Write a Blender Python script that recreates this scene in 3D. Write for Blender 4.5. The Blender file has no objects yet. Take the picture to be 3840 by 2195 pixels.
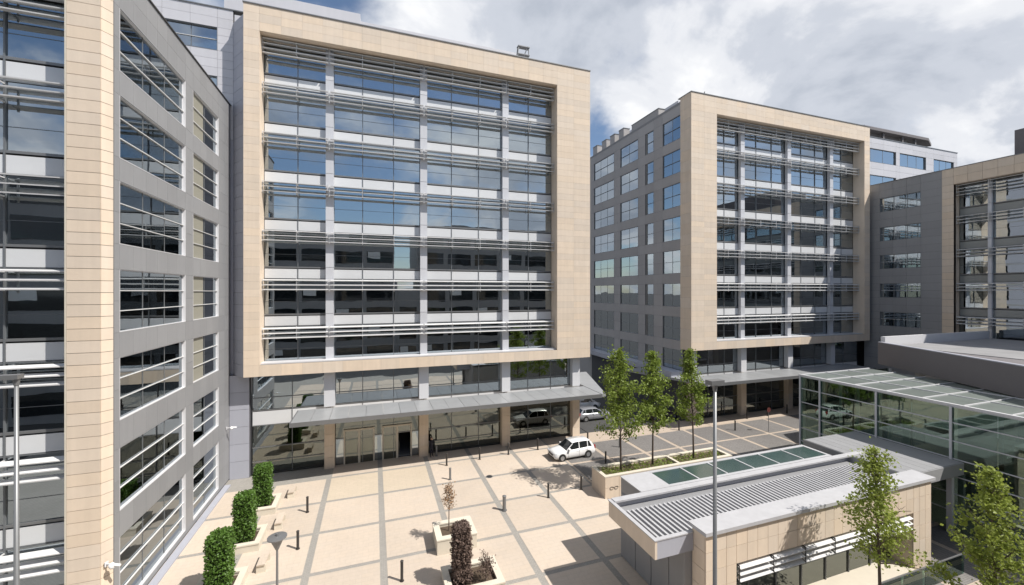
import bpy, math, random
from mathutils import Vector, Matrix, noise as mnoise
random.seed(11)
R = math.radians
sc = bpy.context.scene
col = sc.collection

# ------------------------------------------------------------------ camera
cd = bpy.data.cameras.new("camera")
cam = bpy.data.objects.new("camera", cd); col.objects.link(cam)
cd.sensor_width = 36.0; cd.lens = 14.18
cd.shift_y = -0.0010
cd.clip_start = 0.1; cd.clip_end = 6000
cam.location = (0, 0, 15.0)
cam.rotation_euler = (R(90), 0, R(-18.9))
sc.camera = cam

# ------------------------------------------------------------------ light
SX, SY, EL = 0.76, 0.65, 52.4          # horizontal direction to the sun (+x, -y), elevation
sunv = Vector((SX*math.cos(R(EL)), -SY*math.cos(R(EL)), math.sin(R(EL)))).normalized()
ld = bpy.data.lights.new("sun", 'SUN'); ld.energy = 3.65; ld.angle = R(0.55); ld.color = (1.0, 0.95, 0.88)
sun = bpy.data.objects.new("sun", ld); col.objects.link(sun)
sun.rotation_euler = (-sunv).to_track_quat('-Z', 'Y').to_euler()
sc.view_settings.view_transform = 'Standard'; sc.view_settings.look = 'None'
sc.view_settings.gamma = 1.0; sc.view_settings.use_curve_mapping = False
sc.view_settings.exposure = 0.76

world = bpy.data.worlds.new("World"); sc.world = world; world.use_nodes = True
wt = world.node_tree; wt.nodes.clear()
def wn(t, **k):
    n = wt.nodes.new(t)
    for a, b in k.items(): setattr(n, a, b)
    return n
def wmath(op, a, b=None, c=None, clamp=False):
    n = wn('ShaderNodeMath', operation=op, use_clamp=clamp)
    for i, v in enumerate((a, b, c)):
        if v is None: continue
        if hasattr(v, 'links'): wt.links.new(v, n.inputs[i])
        else: n.inputs[i].default_value = v
    return n.outputs[0]
wo = wn('ShaderNodeOutputWorld'); wb = wn('ShaderNodeBackground')
wb.inputs['Strength'].default_value = 0.075
sky = wn('ShaderNodeTexSky', sky_type='NISHITA', sun_disc=False)
sky.sun_elevation = R(EL); sky.sun_rotation = math.atan2(SX, -SY)
sky.altitude = 100; sky.air_density = 1.0; sky.dust_density = 0.6; sky.ozone_density = 1.5
tc = wn('ShaderNodeTexCoord'); sp = wn('ShaderNodeSeparateXYZ')
wt.links.new(tc.outputs['Generated'], sp.inputs[0])
zz = wmath('ADD', wmath('MAXIMUM', sp.outputs[2], 0.0), 0.42)
px = wmath('DIVIDE', sp.outputs[0], zz); py = wmath('DIVIDE', sp.outputs[1], zz)
cb = wn('ShaderNodeCombineXYZ'); wt.links.new(px, cb.inputs[0]); wt.links.new(py, cb.inputs[1])
def wnoise(scale, detail, rough, dist, off):
    mp = wn('ShaderNodeMapping'); mp.inputs['Location'].default_value = off
    wt.links.new(cb.outputs[0], mp.inputs[0])
    n = wn('ShaderNodeTexNoise'); n.inputs['Scale'].default_value = scale
    n.inputs['Detail'].default_value = detail; n.inputs['Roughness'].default_value = rough
    n.inputs['Distortion'].default_value = dist
    wt.links.new(mp.outputs[0], n.inputs['Vector']); return n.outputs['Fac']
def wramp(v, stops):
    r = wn('ShaderNodeValToRGB'); e = r.color_ramp.elements
    e[0].position, e[0].color = stops[0][0], (*stops[0][1], 1)
    e[1].position, e[1].color = stops[-1][0], (*stops[-1][1], 1)
    for p, c in stops[1:-1]:
        x = e.new(p); x.color = (*c, 1)
    r.color_ramp.interpolation = 'EASE'
    wt.links.new(v, r.inputs[0]); return r.outputs[0]
# the cloud deck is closed to the north, breaks up southwards and has two small gaps
thin = wmath('SUBTRACT', wmath('MULTIPLY', wmath('ADD', wmath('MULTIPLY', py, -1.6), 0.45, clamp=True), 0.24), 0.14)
def gap_at(d, radius, depth):
    v = Vector(d).normalized()
    vm = wn('ShaderNodeVectorMath', operation='DISTANCE'); wt.links.new(tc.outputs['Generated'], vm.inputs[0]); vm.inputs[1].default_value = v
    return wmath('MULTIPLY', wmath('SUBTRACT', 1.0, wmath('DIVIDE', vm.outputs['Value'], radius), clamp=True), depth)
thin = wmath('ADD', thin, wmath('ADD', gap_at((-0.10, 1.09, 0.80), 0.30, 0.42), gap_at((0.53, 0.88, 0.36), 0.13, 0.16)))
thin = wmath('ADD', thin, gap_at((-0.70, 0.70, 0.30), 0.60, 0.42))
cover = wramp(wmath('SUBTRACT', wnoise(1.5, 9, 0.55, 0.35, (3.1, 1.7, 0)), thin), [(0.37, (0, 0, 0)), (0.50, (1, 1, 1))])
shade = wramp(wnoise(2.6, 10, 0.55, 0.25, (5.1, -1.2, 4.0)),
              [(0.36, (3.9, 4.25, 4.9)), (0.46, (5.0, 5.3, 5.9)), (0.54, (6.7, 6.85, 7.2)), (0.63, (8.0, 8.05, 8.15))])
mx = wn('ShaderNodeMixRGB'); wt.links.new(cover, mx.inputs[0])
wt.links.new(sky.outputs[0], mx.inputs[1]); wt.links.new(shade, mx.inputs[2])
wt.links.new(mx.outputs[0], wb.inputs[0]); wt.links.new(wb.outputs[0], wo.inputs[0])

# ------------------------------------------------------------------ materials
def mat(name, color, rough=0.6, metal=0.0, spec=0.5, var=0.0, vscale=0.6, rand=0.0, bump=0.0, bscale=20.0,
        streak=0.0, coat=0.0, alpha=None, sat2=None, trans=0.0):
    m = bpy.data.materials.new(name); m.use_nodes = True
    nt = m.node_tree; b = nt.nodes['Principled BSDF']
    b.inputs['Roughness'].default_value = rough; b.inputs['Metallic'].default_value = metal
    b.inputs['Specular IOR Level'].default_value = spec
    b.inputs['Coat Weight'].default_value = coat
    def N(t, **k):
        n = nt.nodes.new(t)
        for a, q in k.items(): setattr(n, a, q)
        return n
    def M(op, a, q):
        n = N('ShaderNodeMath', operation=op)
        for i, v in enumerate((a, q)):
            if hasattr(v, 'links'): nt.links.new(v, n.inputs[i])
            else: n.inputs[i].default_value = v
        return n.outputs[0]
    fac = None
    pos = N('ShaderNodeNewGeometry').outputs['Position']
    if var:
        n = N('ShaderNodeTexNoise'); n.inputs['Scale'].default_value = vscale; n.inputs['Detail'].default_value = 7
        n.inputs['Roughness'].default_value = 0.6
        nt.links.new(pos, n.inputs['Vector'])
        fac = M('ADD', M('MULTIPLY', M('SUBTRACT', n.outputs['Fac'], 0.5), 2*var), 1.0)
    if streak:
        mp = N('ShaderNodeMapping'); mp.inputs['Scale'].default_value = (2.2, 2.2, 0.12)
        nt.links.new(pos, mp.inputs[0])
        n = N('ShaderNodeTexNoise'); n.inputs['Scale'].default_value = 1.6; n.inputs['Detail'].default_value = 5
        nt.links.new(mp.outputs[0], n.inputs['Vector'])
        f2 = M('ADD', M('MULTIPLY', M('SUBTRACT', n.outputs['Fac'], 0.5), 2*streak), 1.0)
        fac = f2 if fac is None else M('MULTIPLY', fac, f2)
    if rand:
        oi = N('ShaderNodeObjectInfo')
        f3 = M('ADD', M('MULTIPLY', M('SUBTRACT', oi.outputs['Random'], 0.5), 2*rand), 1.0)
        fac = f3 if fac is None else M('MULTIPLY', fac, f3)
    base = None
    if sat2:
        oi = N('ShaderNodeObjectInfo'); mr = N('ShaderNodeMixRGB')
        fr = M('FRACT', M('MULTIPLY', oi.outputs['Random'], 7.31), 0)
        nt.links.new(fr, mr.inputs[0])
        mr.inputs[1].default_value = (*color, 1); mr.inputs[2].default_value = (*sat2, 1)
        base = mr.outputs[0]
    if fac is not None:
        vm = N('ShaderNodeVectorMath', operation='SCALE')
        if base is not None: nt.links.new(base, vm.inputs[0])
        else: vm.inputs[0].default_value = color
        nt.links.new(fac, vm.inputs['Scale'])
        nt.links.new(vm.outputs[0], b.inputs['Base Color'])
    elif base is not None: nt.links.new(base, b.inputs['Base Color'])
    else: b.inputs['Base Color'].default_value = (*color, 1)
    if bump:
        n = N('ShaderNodeTexNoise'); n.inputs['Scale'].default_value = bscale; n.inputs['Detail'].default_value = 4
        nt.links.new(pos, n.inputs['Vector'])
        bp = N('ShaderNodeBump'); bp.inputs['Strength'].default_value = bump; bp.inputs['Distance'].default_value = 0.02
        nt.links.new(n.outputs['Fac'], bp.inputs['Height']); nt.links.new(bp.outputs[0], b.inputs['Normal'])
    if trans:
        tr = N('ShaderNodeBsdfTranslucent'); ms = N('ShaderNodeMixShader'); ms.inputs[0].default_value = trans
        src = b.inputs['Base Color'].links[0].from_socket if b.inputs['Base Color'].links else None
        if src is not None: nt.links.new(src, tr.inputs[0])
        else: tr.inputs[0].default_value = (*color, 1)
        out = nt.nodes['Material Output']
        nt.links.new(b.outputs[0], ms.inputs[1]); nt.links.new(tr.outputs[0], ms.inputs[2])
        nt.links.new(ms.outputs[0], out.inputs[0])
    return m

def glass_mat(name, tint=(0.30, 0.35, 0.37), gloss=(0.82, 0.90, 0.96), ior=1.75, base=0.10, wav=0.0012, rough=0.0):
    m = bpy.data.materials.new(name); m.use_nodes = True
    nt = m.node_tree; nt.nodes.clear()
    N = nt.nodes.new
    out = N('ShaderNodeOutputMaterial'); mx = N('ShaderNodeMixShader')
    tr = N('ShaderNodeBsdfTransparent'); tr.inputs[0].default_value = (*tint, 1)
    gl = N('ShaderNodeBsdfGlossy'); gl.inputs[0].default_value = (*gloss, 1); gl.inputs['Roughness'].default_value = rough
    fr = N('ShaderNodeFresnel'); fr.inputs[0].default_value = ior
    geo = N('ShaderNodeNewGeometry')
    ns = N('ShaderNodeTexNoise'); ns.inputs['Scale'].default_value = 0.7; ns.inputs['Detail'].default_value = 1.5
    mp = N('ShaderNodeMapping'); mp.inputs['Scale'].default_value = (0.6, 0.6, 1.6)
    nt.links.new(geo.outputs['Position'], mp.inputs[0]); nt.links.new(mp.outputs[0], ns.inputs['Vector'])
    bp = N('ShaderNodeBump'); bp.inputs['Strength'].default_value = 1.0; bp.inputs['Distance'].default_value = wav*2
    nt.links.new(ns.outputs['Fac'], bp.inputs['Height'])
    nt.links.new(bp.outputs[0], gl.inputs['Normal'])
    ad = N('ShaderNodeMath'); ad.operation = 'ADD'; ad.use_clamp = True; ad.inputs[1].default_value = base
    nt.links.new(fr.outputs[0], ad.inputs[0]); nt.links.new(ad.outputs[0], mx.inputs[0])
    nt.links.new(tr.outputs[0], mx.inputs[1]); nt.links.new(gl.outputs[0], mx.inputs[2])
    nt.links.new(mx.outputs[0], out.inputs[0])
    return m

def paving_mat(name, c1, c2, mortar, bw, bh, stain=0.10):
    m = bpy.data.materials.new(name); m.use_nodes = True
    nt = m.node_tree; b = nt.nodes['Principled BSDF']; b.inputs['Roughness'].default_value = 0.75
    N = nt.nodes.new
    geo = N('ShaderNodeNewGeometry'); br = N('ShaderNodeTexBrick')
    br.inputs['Scale'].default_value = 1.0; br.inputs['Mortar Size'].default_value = 0.012
    br.inputs['Brick Width'].default_value = bw; br.inputs['Row Height'].default_value = bh
    br.inputs['Color1'].default_value = (*c1, 1); br.inputs['Color2'].default_value = (*c2, 1); br.inputs['Mortar'].default_value = (*mortar, 1)
    nt.links.new(geo.outputs['Position'], br.inputs['Vector'])
    def nz(sc_, det):
        n = N('ShaderNodeTexNoise'); n.inputs['Scale'].default_value = sc_; n.inputs['Detail'].default_value = det
        n.inputs['Roughness'].default_value = 0.65; nt.links.new(geo.outputs['Position'], n.inputs['Vector']); return n.outputs['Fac']
    def M(op, a, q):
        n = N('ShaderNodeMath'); n.operation = op
        for i, v in enumerate((a, q)):
            if hasattr(v, 'links'): nt.links.new(v, n.inputs[i])
            else: n.inputs[i].default_value = v
        return n.outputs[0]
    f = M('ADD', M('MULTIPLY', M('SUBTRACT', nz(0.22, 8), 0.5), 3*stain), M('MULTIPLY', M('SUBTRACT', nz(3.5, 6), 0.5), 2*stain))
    f = M('ADD', f, 1.0)
    oi = N('ShaderNodeObjectInfo')
    f = M('MULTIPLY', f, M('ADD', M('MULTIPLY', M('SUBTRACT', oi.outputs['Random'], 0.5), 0.14), 1.0))
    vm = N('ShaderNodeVectorMath'); vm.operation = 'SCALE'
    nt.links.new(br.outputs['Color'], vm.inputs[0]); nt.links.new(f, vm.inputs['Scale'])
    nt.links.new(vm.outputs[0], b.inputs['Base Color'])
    return m

M_ = {}
M_['stone'] = mat('beige_limestone', (0.615, 0.525, 0.43), 0.75, var=0.08, vscale=1.4, rand=0.045, sat2=(0.645, 0.53, 0.41), bump=0.25, bscale=30, streak=0.10)
M_['stone_joint'] = mat('stone_backing', (0.20, 0.17, 0.14), 0.85, var=0.1)
M_['stone_pale'] = mat('pale_limestone', (0.58, 0.53, 0.44), 0.8, var=0.12, vscale=2.0, rand=0.05, bump=0.2, bscale=25)
M_['panel_grey'] = mat('dark_grey_cladding', (0.265, 0.267, 0.275), 0.5, metal=0.0, spec=0.4, var=0.06, vscale=0.8, rand=0.045, streak=0.06)
M_['panel_back'] = mat('cladding_backing', (0.07, 0.07, 0.075), 0.8)
M_['panel_white'] = mat('pale_lilac_cladding', (0.50, 0.50, 0.53), 0.5, var=0.05, rand=0.04, streak=0.05)
M_['panel_lilac'] = mat('lilac_grey_cladding', (0.36, 0.37, 0.42), 0.45, var=0.05, rand=0.04, streak=0.05)
M_['panel_taupe'] = mat('taupe_cladding', (0.34, 0.326, 0.32), 0.6, var=0.08, rand=0.06, streak=0.06)
M_['white_metal'] = mat('white_coated_metal', (0.58, 0.58, 0.595), 0.4, spec=0.5, var=0.04, rand=0.03)
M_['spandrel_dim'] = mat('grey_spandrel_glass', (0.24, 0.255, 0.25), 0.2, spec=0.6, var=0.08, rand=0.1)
M_['spandrel'] = mat('white_spandrel_glass', (0.60, 0.61, 0.62), 0.25, spec=0.6, var=0.05, vscale=0.5, rand=0.05, coat=0.3)
M_['pilaster'] = mat('silver_pilaster', (0.52, 0.53, 0.56), 0.35, spec=0.5, var=0.05, rand=0.05, streak=0.05)
M_['louvre'] = mat('silver_louvre', (0.62, 0.62, 0.62), 0.42, metal=0.0, var=0.06, rand=0.07)
M_['metal'] = mat('grey_metal', (0.20, 0.204, 0.208), 0.4, metal=0.4, var=0.05)
M_['dark_metal'] = mat('dark_metal', (0.05, 0.052, 0.055), 0.45, metal=0.3)
M_['mullion'] = mat('grey_mullion', (0.17, 0.18, 0.19), 0.4, metal=0.3)
M_['canopy'] = mat('canopy_grey_glass', (0.29, 0.298, 0.305), 0.35, spec=0.5, var=0.14, vscale=1.2, rand=0.06)
M_['glass'] = glass_mat('facade_glass', tint=(0.42, 0.47, 0.48), ior=1.9, base=0.36)
M_['glass_side'] = glass_mat('side_window_glass', tint=(0.42, 0.46, 0.46), ior=1.6, base=0.22)
M_['glass_low'] = glass_mat('shopfront_glass', tint=(0.40, 0.43, 0.40), gloss=(0.75, 0.8, 0.76), ior=1.6, base=0.16, wav=0.003)
M_['glass_hall'] = glass_mat('green_hall_glass', tint=(0.66, 0.76, 0.71), gloss=(0.70, 0.86, 0.80), ior=1.5, base=0.10, wav=0.002)
M_['glass_sky'] = glass_mat('skylight_glass', tint=(0.25, 0.38, 0.35), gloss=(0.62, 0.82, 0.76), ior=1.5, base=0.13)
M_['inner'] = mat('interior_dark', (0.20, 0.195, 0.185), 0.9, var=0.4, vscale=0.35)
M_['slab'] = mat('interior_slab', (0.30, 0.30, 0.30), 0.9)
M_['blind'] = mat('olive_blind', (0.26, 0.25, 0.205), 0.9, var=0.05)
M_['roof'] = mat('roof_membrane', (0.24, 0.24, 0.245), 0.9, var=0.3, vscale=0.5)
M_['coping'] = mat('pale_grey_coping', (0.42, 0.42, 0.435), 0.5, var=0.14, vscale=1.2, streak=0.1)
M_['skylight'] = mat('teal_skylight_glass', (0.045, 0.075, 0.07), 0.12, spec=0.9, var=0.3, vscale=0.6)
M_['hall_roof'] = mat('frosted_roof_glass', (0.33, 0.37, 0.35), 0.3, var=0.25, vscale=0.7, rand=0.12, trans=0.5)
M_['charcoal'] = mat('charcoal_render', (0.155, 0.145, 0.15), 0.85, var=0.05, vscale=1.0, bump=0.3, bscale=6)
M_['black'] = mat('black_paint', (0.035, 0.032, 0.03), 0.5)
M_['soil'] = mat('planter_soil', (0.085, 0.06, 0.04), 0.95, var=0.4, vscale=6, bump=0.8, bscale=15)
M_['bark'] = mat('bark', (0.10, 0.075, 0.06), 0.9, var=0.25, vscale=8, bump=0.6, bscale=30)
M_['leaf'] = mat('leaf_green', (0.22, 0.29, 0.05), 0.5, var=0.5, vscale=2.4, trans=0.42)
M_['leaf_light'] = mat('leaf_light_green', (0.29, 0.35, 0.07), 0.5, var=0.45, vscale=2.4, trans=0.5)
M_['leaf_dark'] = mat('hedge_green', (0.085, 0.165, 0.024), 0.5, var=0.5, vscale=3.0, trans=0.25)
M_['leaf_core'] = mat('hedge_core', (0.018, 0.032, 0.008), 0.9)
M_['leaf_dead'] = mat('withered_leaf', (0.15, 0.105, 0.085), 0.8, var=0.5, vscale=6.0, trans=0.15)
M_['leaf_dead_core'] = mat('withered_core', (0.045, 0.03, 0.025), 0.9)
M_['leaf_tan'] = mat('tan_dry_leaf', (0.34, 0.22, 0.13), 0.8, var=0.3, vscale=6.0, trans=0.25)
M_['pave'] = paving_mat('beige_paving', (0.50, 0.427, 0.355), (0.51, 0.43, 0.35), (0.455, 0.39, 0.32), 0.6, 0.3, 0.10)
M_['pave_yellow'] = paving_mat('yellow_beige_paving', (0.47, 0.40, 0.31), (0.49, 0.415, 0.325), (0.42, 0.36, 0.28), 0.6, 0.3, 0.08)
M_['strip'] = paving_mat('grey_paving_strip', (0.27, 0.255, 0.235), (0.30, 0.285, 0.26), (0.22, 0.21, 0.19), 0.2, 0.1, 0.12)
M_['cobble'] = paving_mat('grey_cobble', (0.165, 0.155, 0.148), (0.20, 0.188, 0.178), (0.12, 0.115, 0.11), 0.2, 0.1, 0.16)
M_['strip_beige'] = paving_mat('beige_paving_strip', (0.46, 0.38, 0.31), (0.49, 0.40, 0.31), (0.36, 0.31, 0.26), 0.2, 0.1, 0.12)
M_['dirt'] = mat('brown_dirt', (0.31, 0.24, 0.175), 0.95, var=0.5, vscale=1.8, bump=0.8, bscale=12)
M_['chip'] = mat('brown_leaf_litter', (0.16, 0.105, 0.07), 0.95, var=0.5, vscale=9)
M_['asphalt'] = mat('asphalt', (0.06, 0.06, 0.06), 0.9, var=0.2, vscale=1.0, bump=0.3, bscale=60)
M_['car_white'] = mat('white_car_paint', (0.80, 0.80, 0.80), 0.25, coat=0.8)
M_['car_silver'] = mat('silver_car_paint', (0.36, 0.37, 0.40), 0.3, metal=0.5, coat=0.8)
M_['car_dark'] = mat('dark_car_paint', (0.05, 0.035, 0.06), 0.3, coat=0.8)
M_['car_glass'] = mat('car_glass', (0.015, 0.018, 0.02), 0.05, spec=0.8)
M_['tyre'] = mat('tyre', (0.02, 0.02, 0.02), 0.85)
M_['rim'] = mat('alloy_rim', (0.45, 0.45, 0.46), 0.35, metal=0.7)
M_['lamp_glass'] = mat('headlight_glass', (0.55, 0.57, 0.6), 0.1, spec=0.8, coat=0.5)
M_['tail'] = mat('tail_light', (0.35, 0.02, 0.02), 0.2, coat=0.5)
M_['red'] = mat('dark_red_sign', (0.12, 0.035, 0.03), 0.5)
M_['skin'] = mat('skin', (0.42, 0.26, 0.19), 0.6)
M_['cloth_dark'] = mat('dark_cloth', (0.02, 0.02, 0.03), 0.9)
M_['hair'] = mat('dark_hair', (0.02, 0.015, 0.01), 0.7)

# ------------------------------------------------------------------ helpers
W = {}
_mc = {}
def link(name, me, mw, parent=None, m=None, label=None, cat=None, group=None, kind=None):
    o = bpy.data.objects.new(name, me); col.objects.link(o)
    W[o.name] = mw
    if parent is not None:
        o.parent = parent; o.matrix_basis = W[parent.name].inverted() @ mw
    else: o.matrix_basis = mw
    if label: o['label'] = label
    if cat: o['category'] = cat
    if group: o['group'] = group
    if kind: o['kind'] = kind
    return o
def empty(name, loc, label=None, cat=None, group=None, kind=None, rz=0):
    o = link(name, None, Matrix.Translation(loc) @ Matrix.Rotation(rz, 4, 'Z'), None, None, label, cat, group, kind)
    o.empty_display_size = 0.3
    return o
ID = Matrix.Identity(4)
def TF(ox=0, oy=0, oz=0, deg=0):
    return Matrix.Translation((ox, oy, oz)) @ Matrix.Rotation(R(deg), 4, 'Z')

FQ = [(0, 3, 2, 1), (4, 5, 6, 7), (0, 1, 5, 4), (1, 2, 6, 5), (2, 3, 7, 6), (3, 0, 4, 7)]
def box_mesh(w, d, h, m, name='block'):
    key = (round(w, 3), round(d, 3), round(h, 3), m.name)
    if key in _mc: return _mc[key]
    x, y, z = w/2, d/2, h/2
    v = [(-x, -y, -z), (x, -y, -z), (x, y, -z), (-x, y, -z), (-x, -y, z), (x, -y, z), (x, y, z), (-x, y, z)]
    me = bpy.data.meshes.new(name); me.from_pydata(v, [], FQ); me.materials.append(m); me.update()
    _mc[key] = me; return me
def bx(name, T, x0, x1, y0, y1, z0, z1, m, parent=None, rx=0.0, **k):
    if isinstance(m, str): m = M_[m]
    me = box_mesh(abs(x1-x0), abs(y1-y0), abs(z1-z0), m, name)
    mw = T @ Matrix.Translation(((x0+x1)/2, (y0+y1)/2, (z0+z1)/2))
    if rx: mw = mw @ Matrix.Rotation(rx, 4, 'X')
    return link(name, me, mw, parent, **k)

class MB:
    def __init__(s): s.v = []; s.f = []
    def box(s, x0, x1, y0, y1, z0, z1, M=None):
        b = len(s.v)
        P = [(x0, y0, z0), (x1, y0, z0), (x1, y1, z0), (x0, y1, z0), (x0, y0, z1), (x1, y0, z1), (x1, y1, z1), (x0, y1, z1)]
        if M is not None: P = [tuple(M @ Vector(p)) for p in P]
        s.v += P; s.f += [tuple(b+i for i in q) for q in FQ]
    def quad(s, a, b, c, d):
        n = len(s.v); s.v += [tuple(a), tuple(b), tuple(c), tuple(d)]; s.f.append((n, n+1, n+2, n+3))
    def tube(s, pts, rad, seg=8, cap=True):
        n0 = len(s.v); pts = [Vector(p) for p in pts]
        if not hasattr(rad, '__len__'): rad = [rad]*len(pts)
        for i, p in enumerate(pts):
            d = (pts[min(i+1, len(pts)-1)] - pts[max(i-1, 0)]).normalized()
            a = d.orthogonal().normalized() if abs(d.z) < 0.99 else Vector((1, 0, 0))
            if abs(d.z) >= 0.99: a = Vector((1, 0, 0))
            b = d.cross(a).normalized()
            for k in range(seg):
                t = 2*math.pi*k/seg
                s.v.append(tuple(p + (a*math.cos(t) + b*math.sin(t))*rad[i]))
        for i in range(len(pts)-1):
            for k in range(seg):
                q = (k+1) % seg
                s.f.append((n0+i*seg+k, n0+i*seg+q, n0+(i+1)*seg+q, n0+(i+1)*seg+k))
        if cap:
            s.f.append(tuple(n0+k for k in range(seg))[::-1])
            s.f.append(tuple(n0+(len(pts)-1)*seg+k for k in range(seg)))
    def prism(s, poly, z0, z1):
        n = len(s.v); k = len(poly)
        zt = z1 if hasattr(z1, '__len__') else [z1]*k
        s.v += [(p[0], p[1], z0) for p in poly] + [(p[0], p[1], zt[i]) for i, p in enumerate(poly)]
        s.f.append(tuple(n+i for i in range(k))[::-1]); s.f.append(tuple(n+k+i for i in range(k)))
        for i in range(k):
            j = (i+1) % k; s.f.append((n+i, n+j, n+k+j, n+k+i))
    def obj(s, name, m, T=ID, parent=None, smooth=False, **k):
        if isinstance(m, str): m = M_[m]
        me = bpy.data.meshes.new(name); me.from_pydata(s.v, [], s.f); me.materials.append(m)
        if smooth:
            for p in me.polygons: p.use_smooth = True
        me.update()
        return link(name, me, T, parent, **k)

def copy_tree(src, mw, label=None, group=None):
    def rec(o, parent, w):
        c = o.copy(); col.objects.link(c)
        if parent is None: c.matrix_basis = w
        else:
            c.parent = parent; c.matrix_basis = o.matrix_basis.copy()
        W[c.name] = w if parent is None else W[parent.name] @ o.matrix_basis
        for ch in [x for x in list(o.children)]: rec(ch, c, None)
        return c
    r = rec(src, None, mw)
    if label: r['label'] = label
    if group: r['group'] = group
    return r

def breaks(edges, step):
    e = sorted(set(round(x, 4) for x in edges)); out = [e[0]]
    for a, b in zip(e, e[1:]):
        n = max(1, round((b-a)/step))
        for i in range(1, n+1): out.append(a + (b-a)*i/n)
    return out
def clad(T, parent, name, x0, x1, z0, z1, y0, y1, pw, ph, m, holes=(), gap=0.012, xe=(), ze=()):
    """pieces (tiles or panels) over a wall rectangle, cut round the openings"""
    xs = breaks([x0, x1, *[h for q in holes for h in q[:2] if x0 < h < x1], *xe], pw)
    zs = breaks([z0, z1, *[h for q in holes for h in q[2:4] if z0 < h < z1], *ze], ph)
    n = 0
    for a, b in zip(xs, xs[1:]):
        for c, d in zip(zs, zs[1:]):
            cx, cz = (a+b)/2, (c+d)/2
            if any(h[0] < cx < h[1] and h[2] < cz < h[3] for h in holes): continue
            bx(name, T, a+gap/2, b-gap/2, y0, y1, c+gap/2, d-gap/2, m, parent); n += 1
    return n
def holed(T, parent, name, x0, x1, z0, z1, y0, y1, m, holes):
    """one wall mesh with openings"""
    xs = sorted(set([x0, x1, *[h for q in holes for h in q[:2] if x0 < h < x1]]))
    mb = MB()
    for a, b in zip(xs, xs[1:]):
        cx = (a+b)/2; spans = sorted((max(h[2], z0), min(h[3], z1)) for h in holes if h[0] < cx < h[1])
        z = z0
        for s0, s1 in spans:
            if s0 > z + 1e-4: mb.box(a, b, y0, y1, z, s0)
            z = max(z, s1)
        if z < z1 - 1e-4: mb.box(a, b, y0, y1, z, z1)
    return mb.obj(name, m, T, parent)

def window(T, parent, x0, x1, z0, z1, n=3, rails=2, depth=0.3, glass='glass_side', fm='white_metal', y=0.0, bar=0.06, lining=True, blind=None, railm='louvre'):
    f = MB(); g = MB(); t = 0.035
    if lining:
        f.box(x0, x0+t, y, y+depth, z0, z1); f.box(x1-t, x1, y-0.01, y+depth, z0, z1)
        f.box(x0+t, x1-t, y-0.01, y+depth, z0, z0+t); f.box(x0+t, x1-t, y+0.03, y+depth, z1-t, z1)
    xi0, xi1, zi0, zi1 = x0+t, x1-t, z0+t, z1-t
    for i in range(n+1):
        xx = xi0 + (xi1-xi0)*i/n
        a, b = (xx, xx+bar) if i == 0 else ((xx-bar, xx) if i == n else (xx-bar/2, xx+bar/2))
        (f if i in (0, n) else g).box(a, b, y+depth-0.06, y+depth-0.002, zi0, zi1)
    fo = f.obj('window', fm, T, parent)
    if g.v: g.obj('window_mullion', 'mullion', T, fo)
    w = (xi1-xi0)/n
    for i in range(n):
        a = xi0 + w*i + bar/2; b = xi0 + w*(i+1) - bar/2
        o = bx('pane', T, a, b, y+depth-0.045, y+depth-0.025, zi0, zi1, glass, fo)
        o.matrix_basis = o.matrix_basis @ Matrix.Rotation(random.gauss(0, 0.0025), 4, 'Z') @ Matrix.Rotation(random.gauss(0, 0.002), 4, 'X')
    for k in range(rails):
        zr = zi0 + (zi1-zi0)*(k+1)/(rails+1)
        bx('rail', T, xi0, xi1, y+depth-0.13, y+depth-0.065, zr-0.018, zr+0.018, railm, fo)
    if blind:
        bx('blind', T, blind[0], blind[1], y+depth-0.062, y+depth-0.05, z0+0.04, z1-0.04, 'blind', fo)
    return fo

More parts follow.
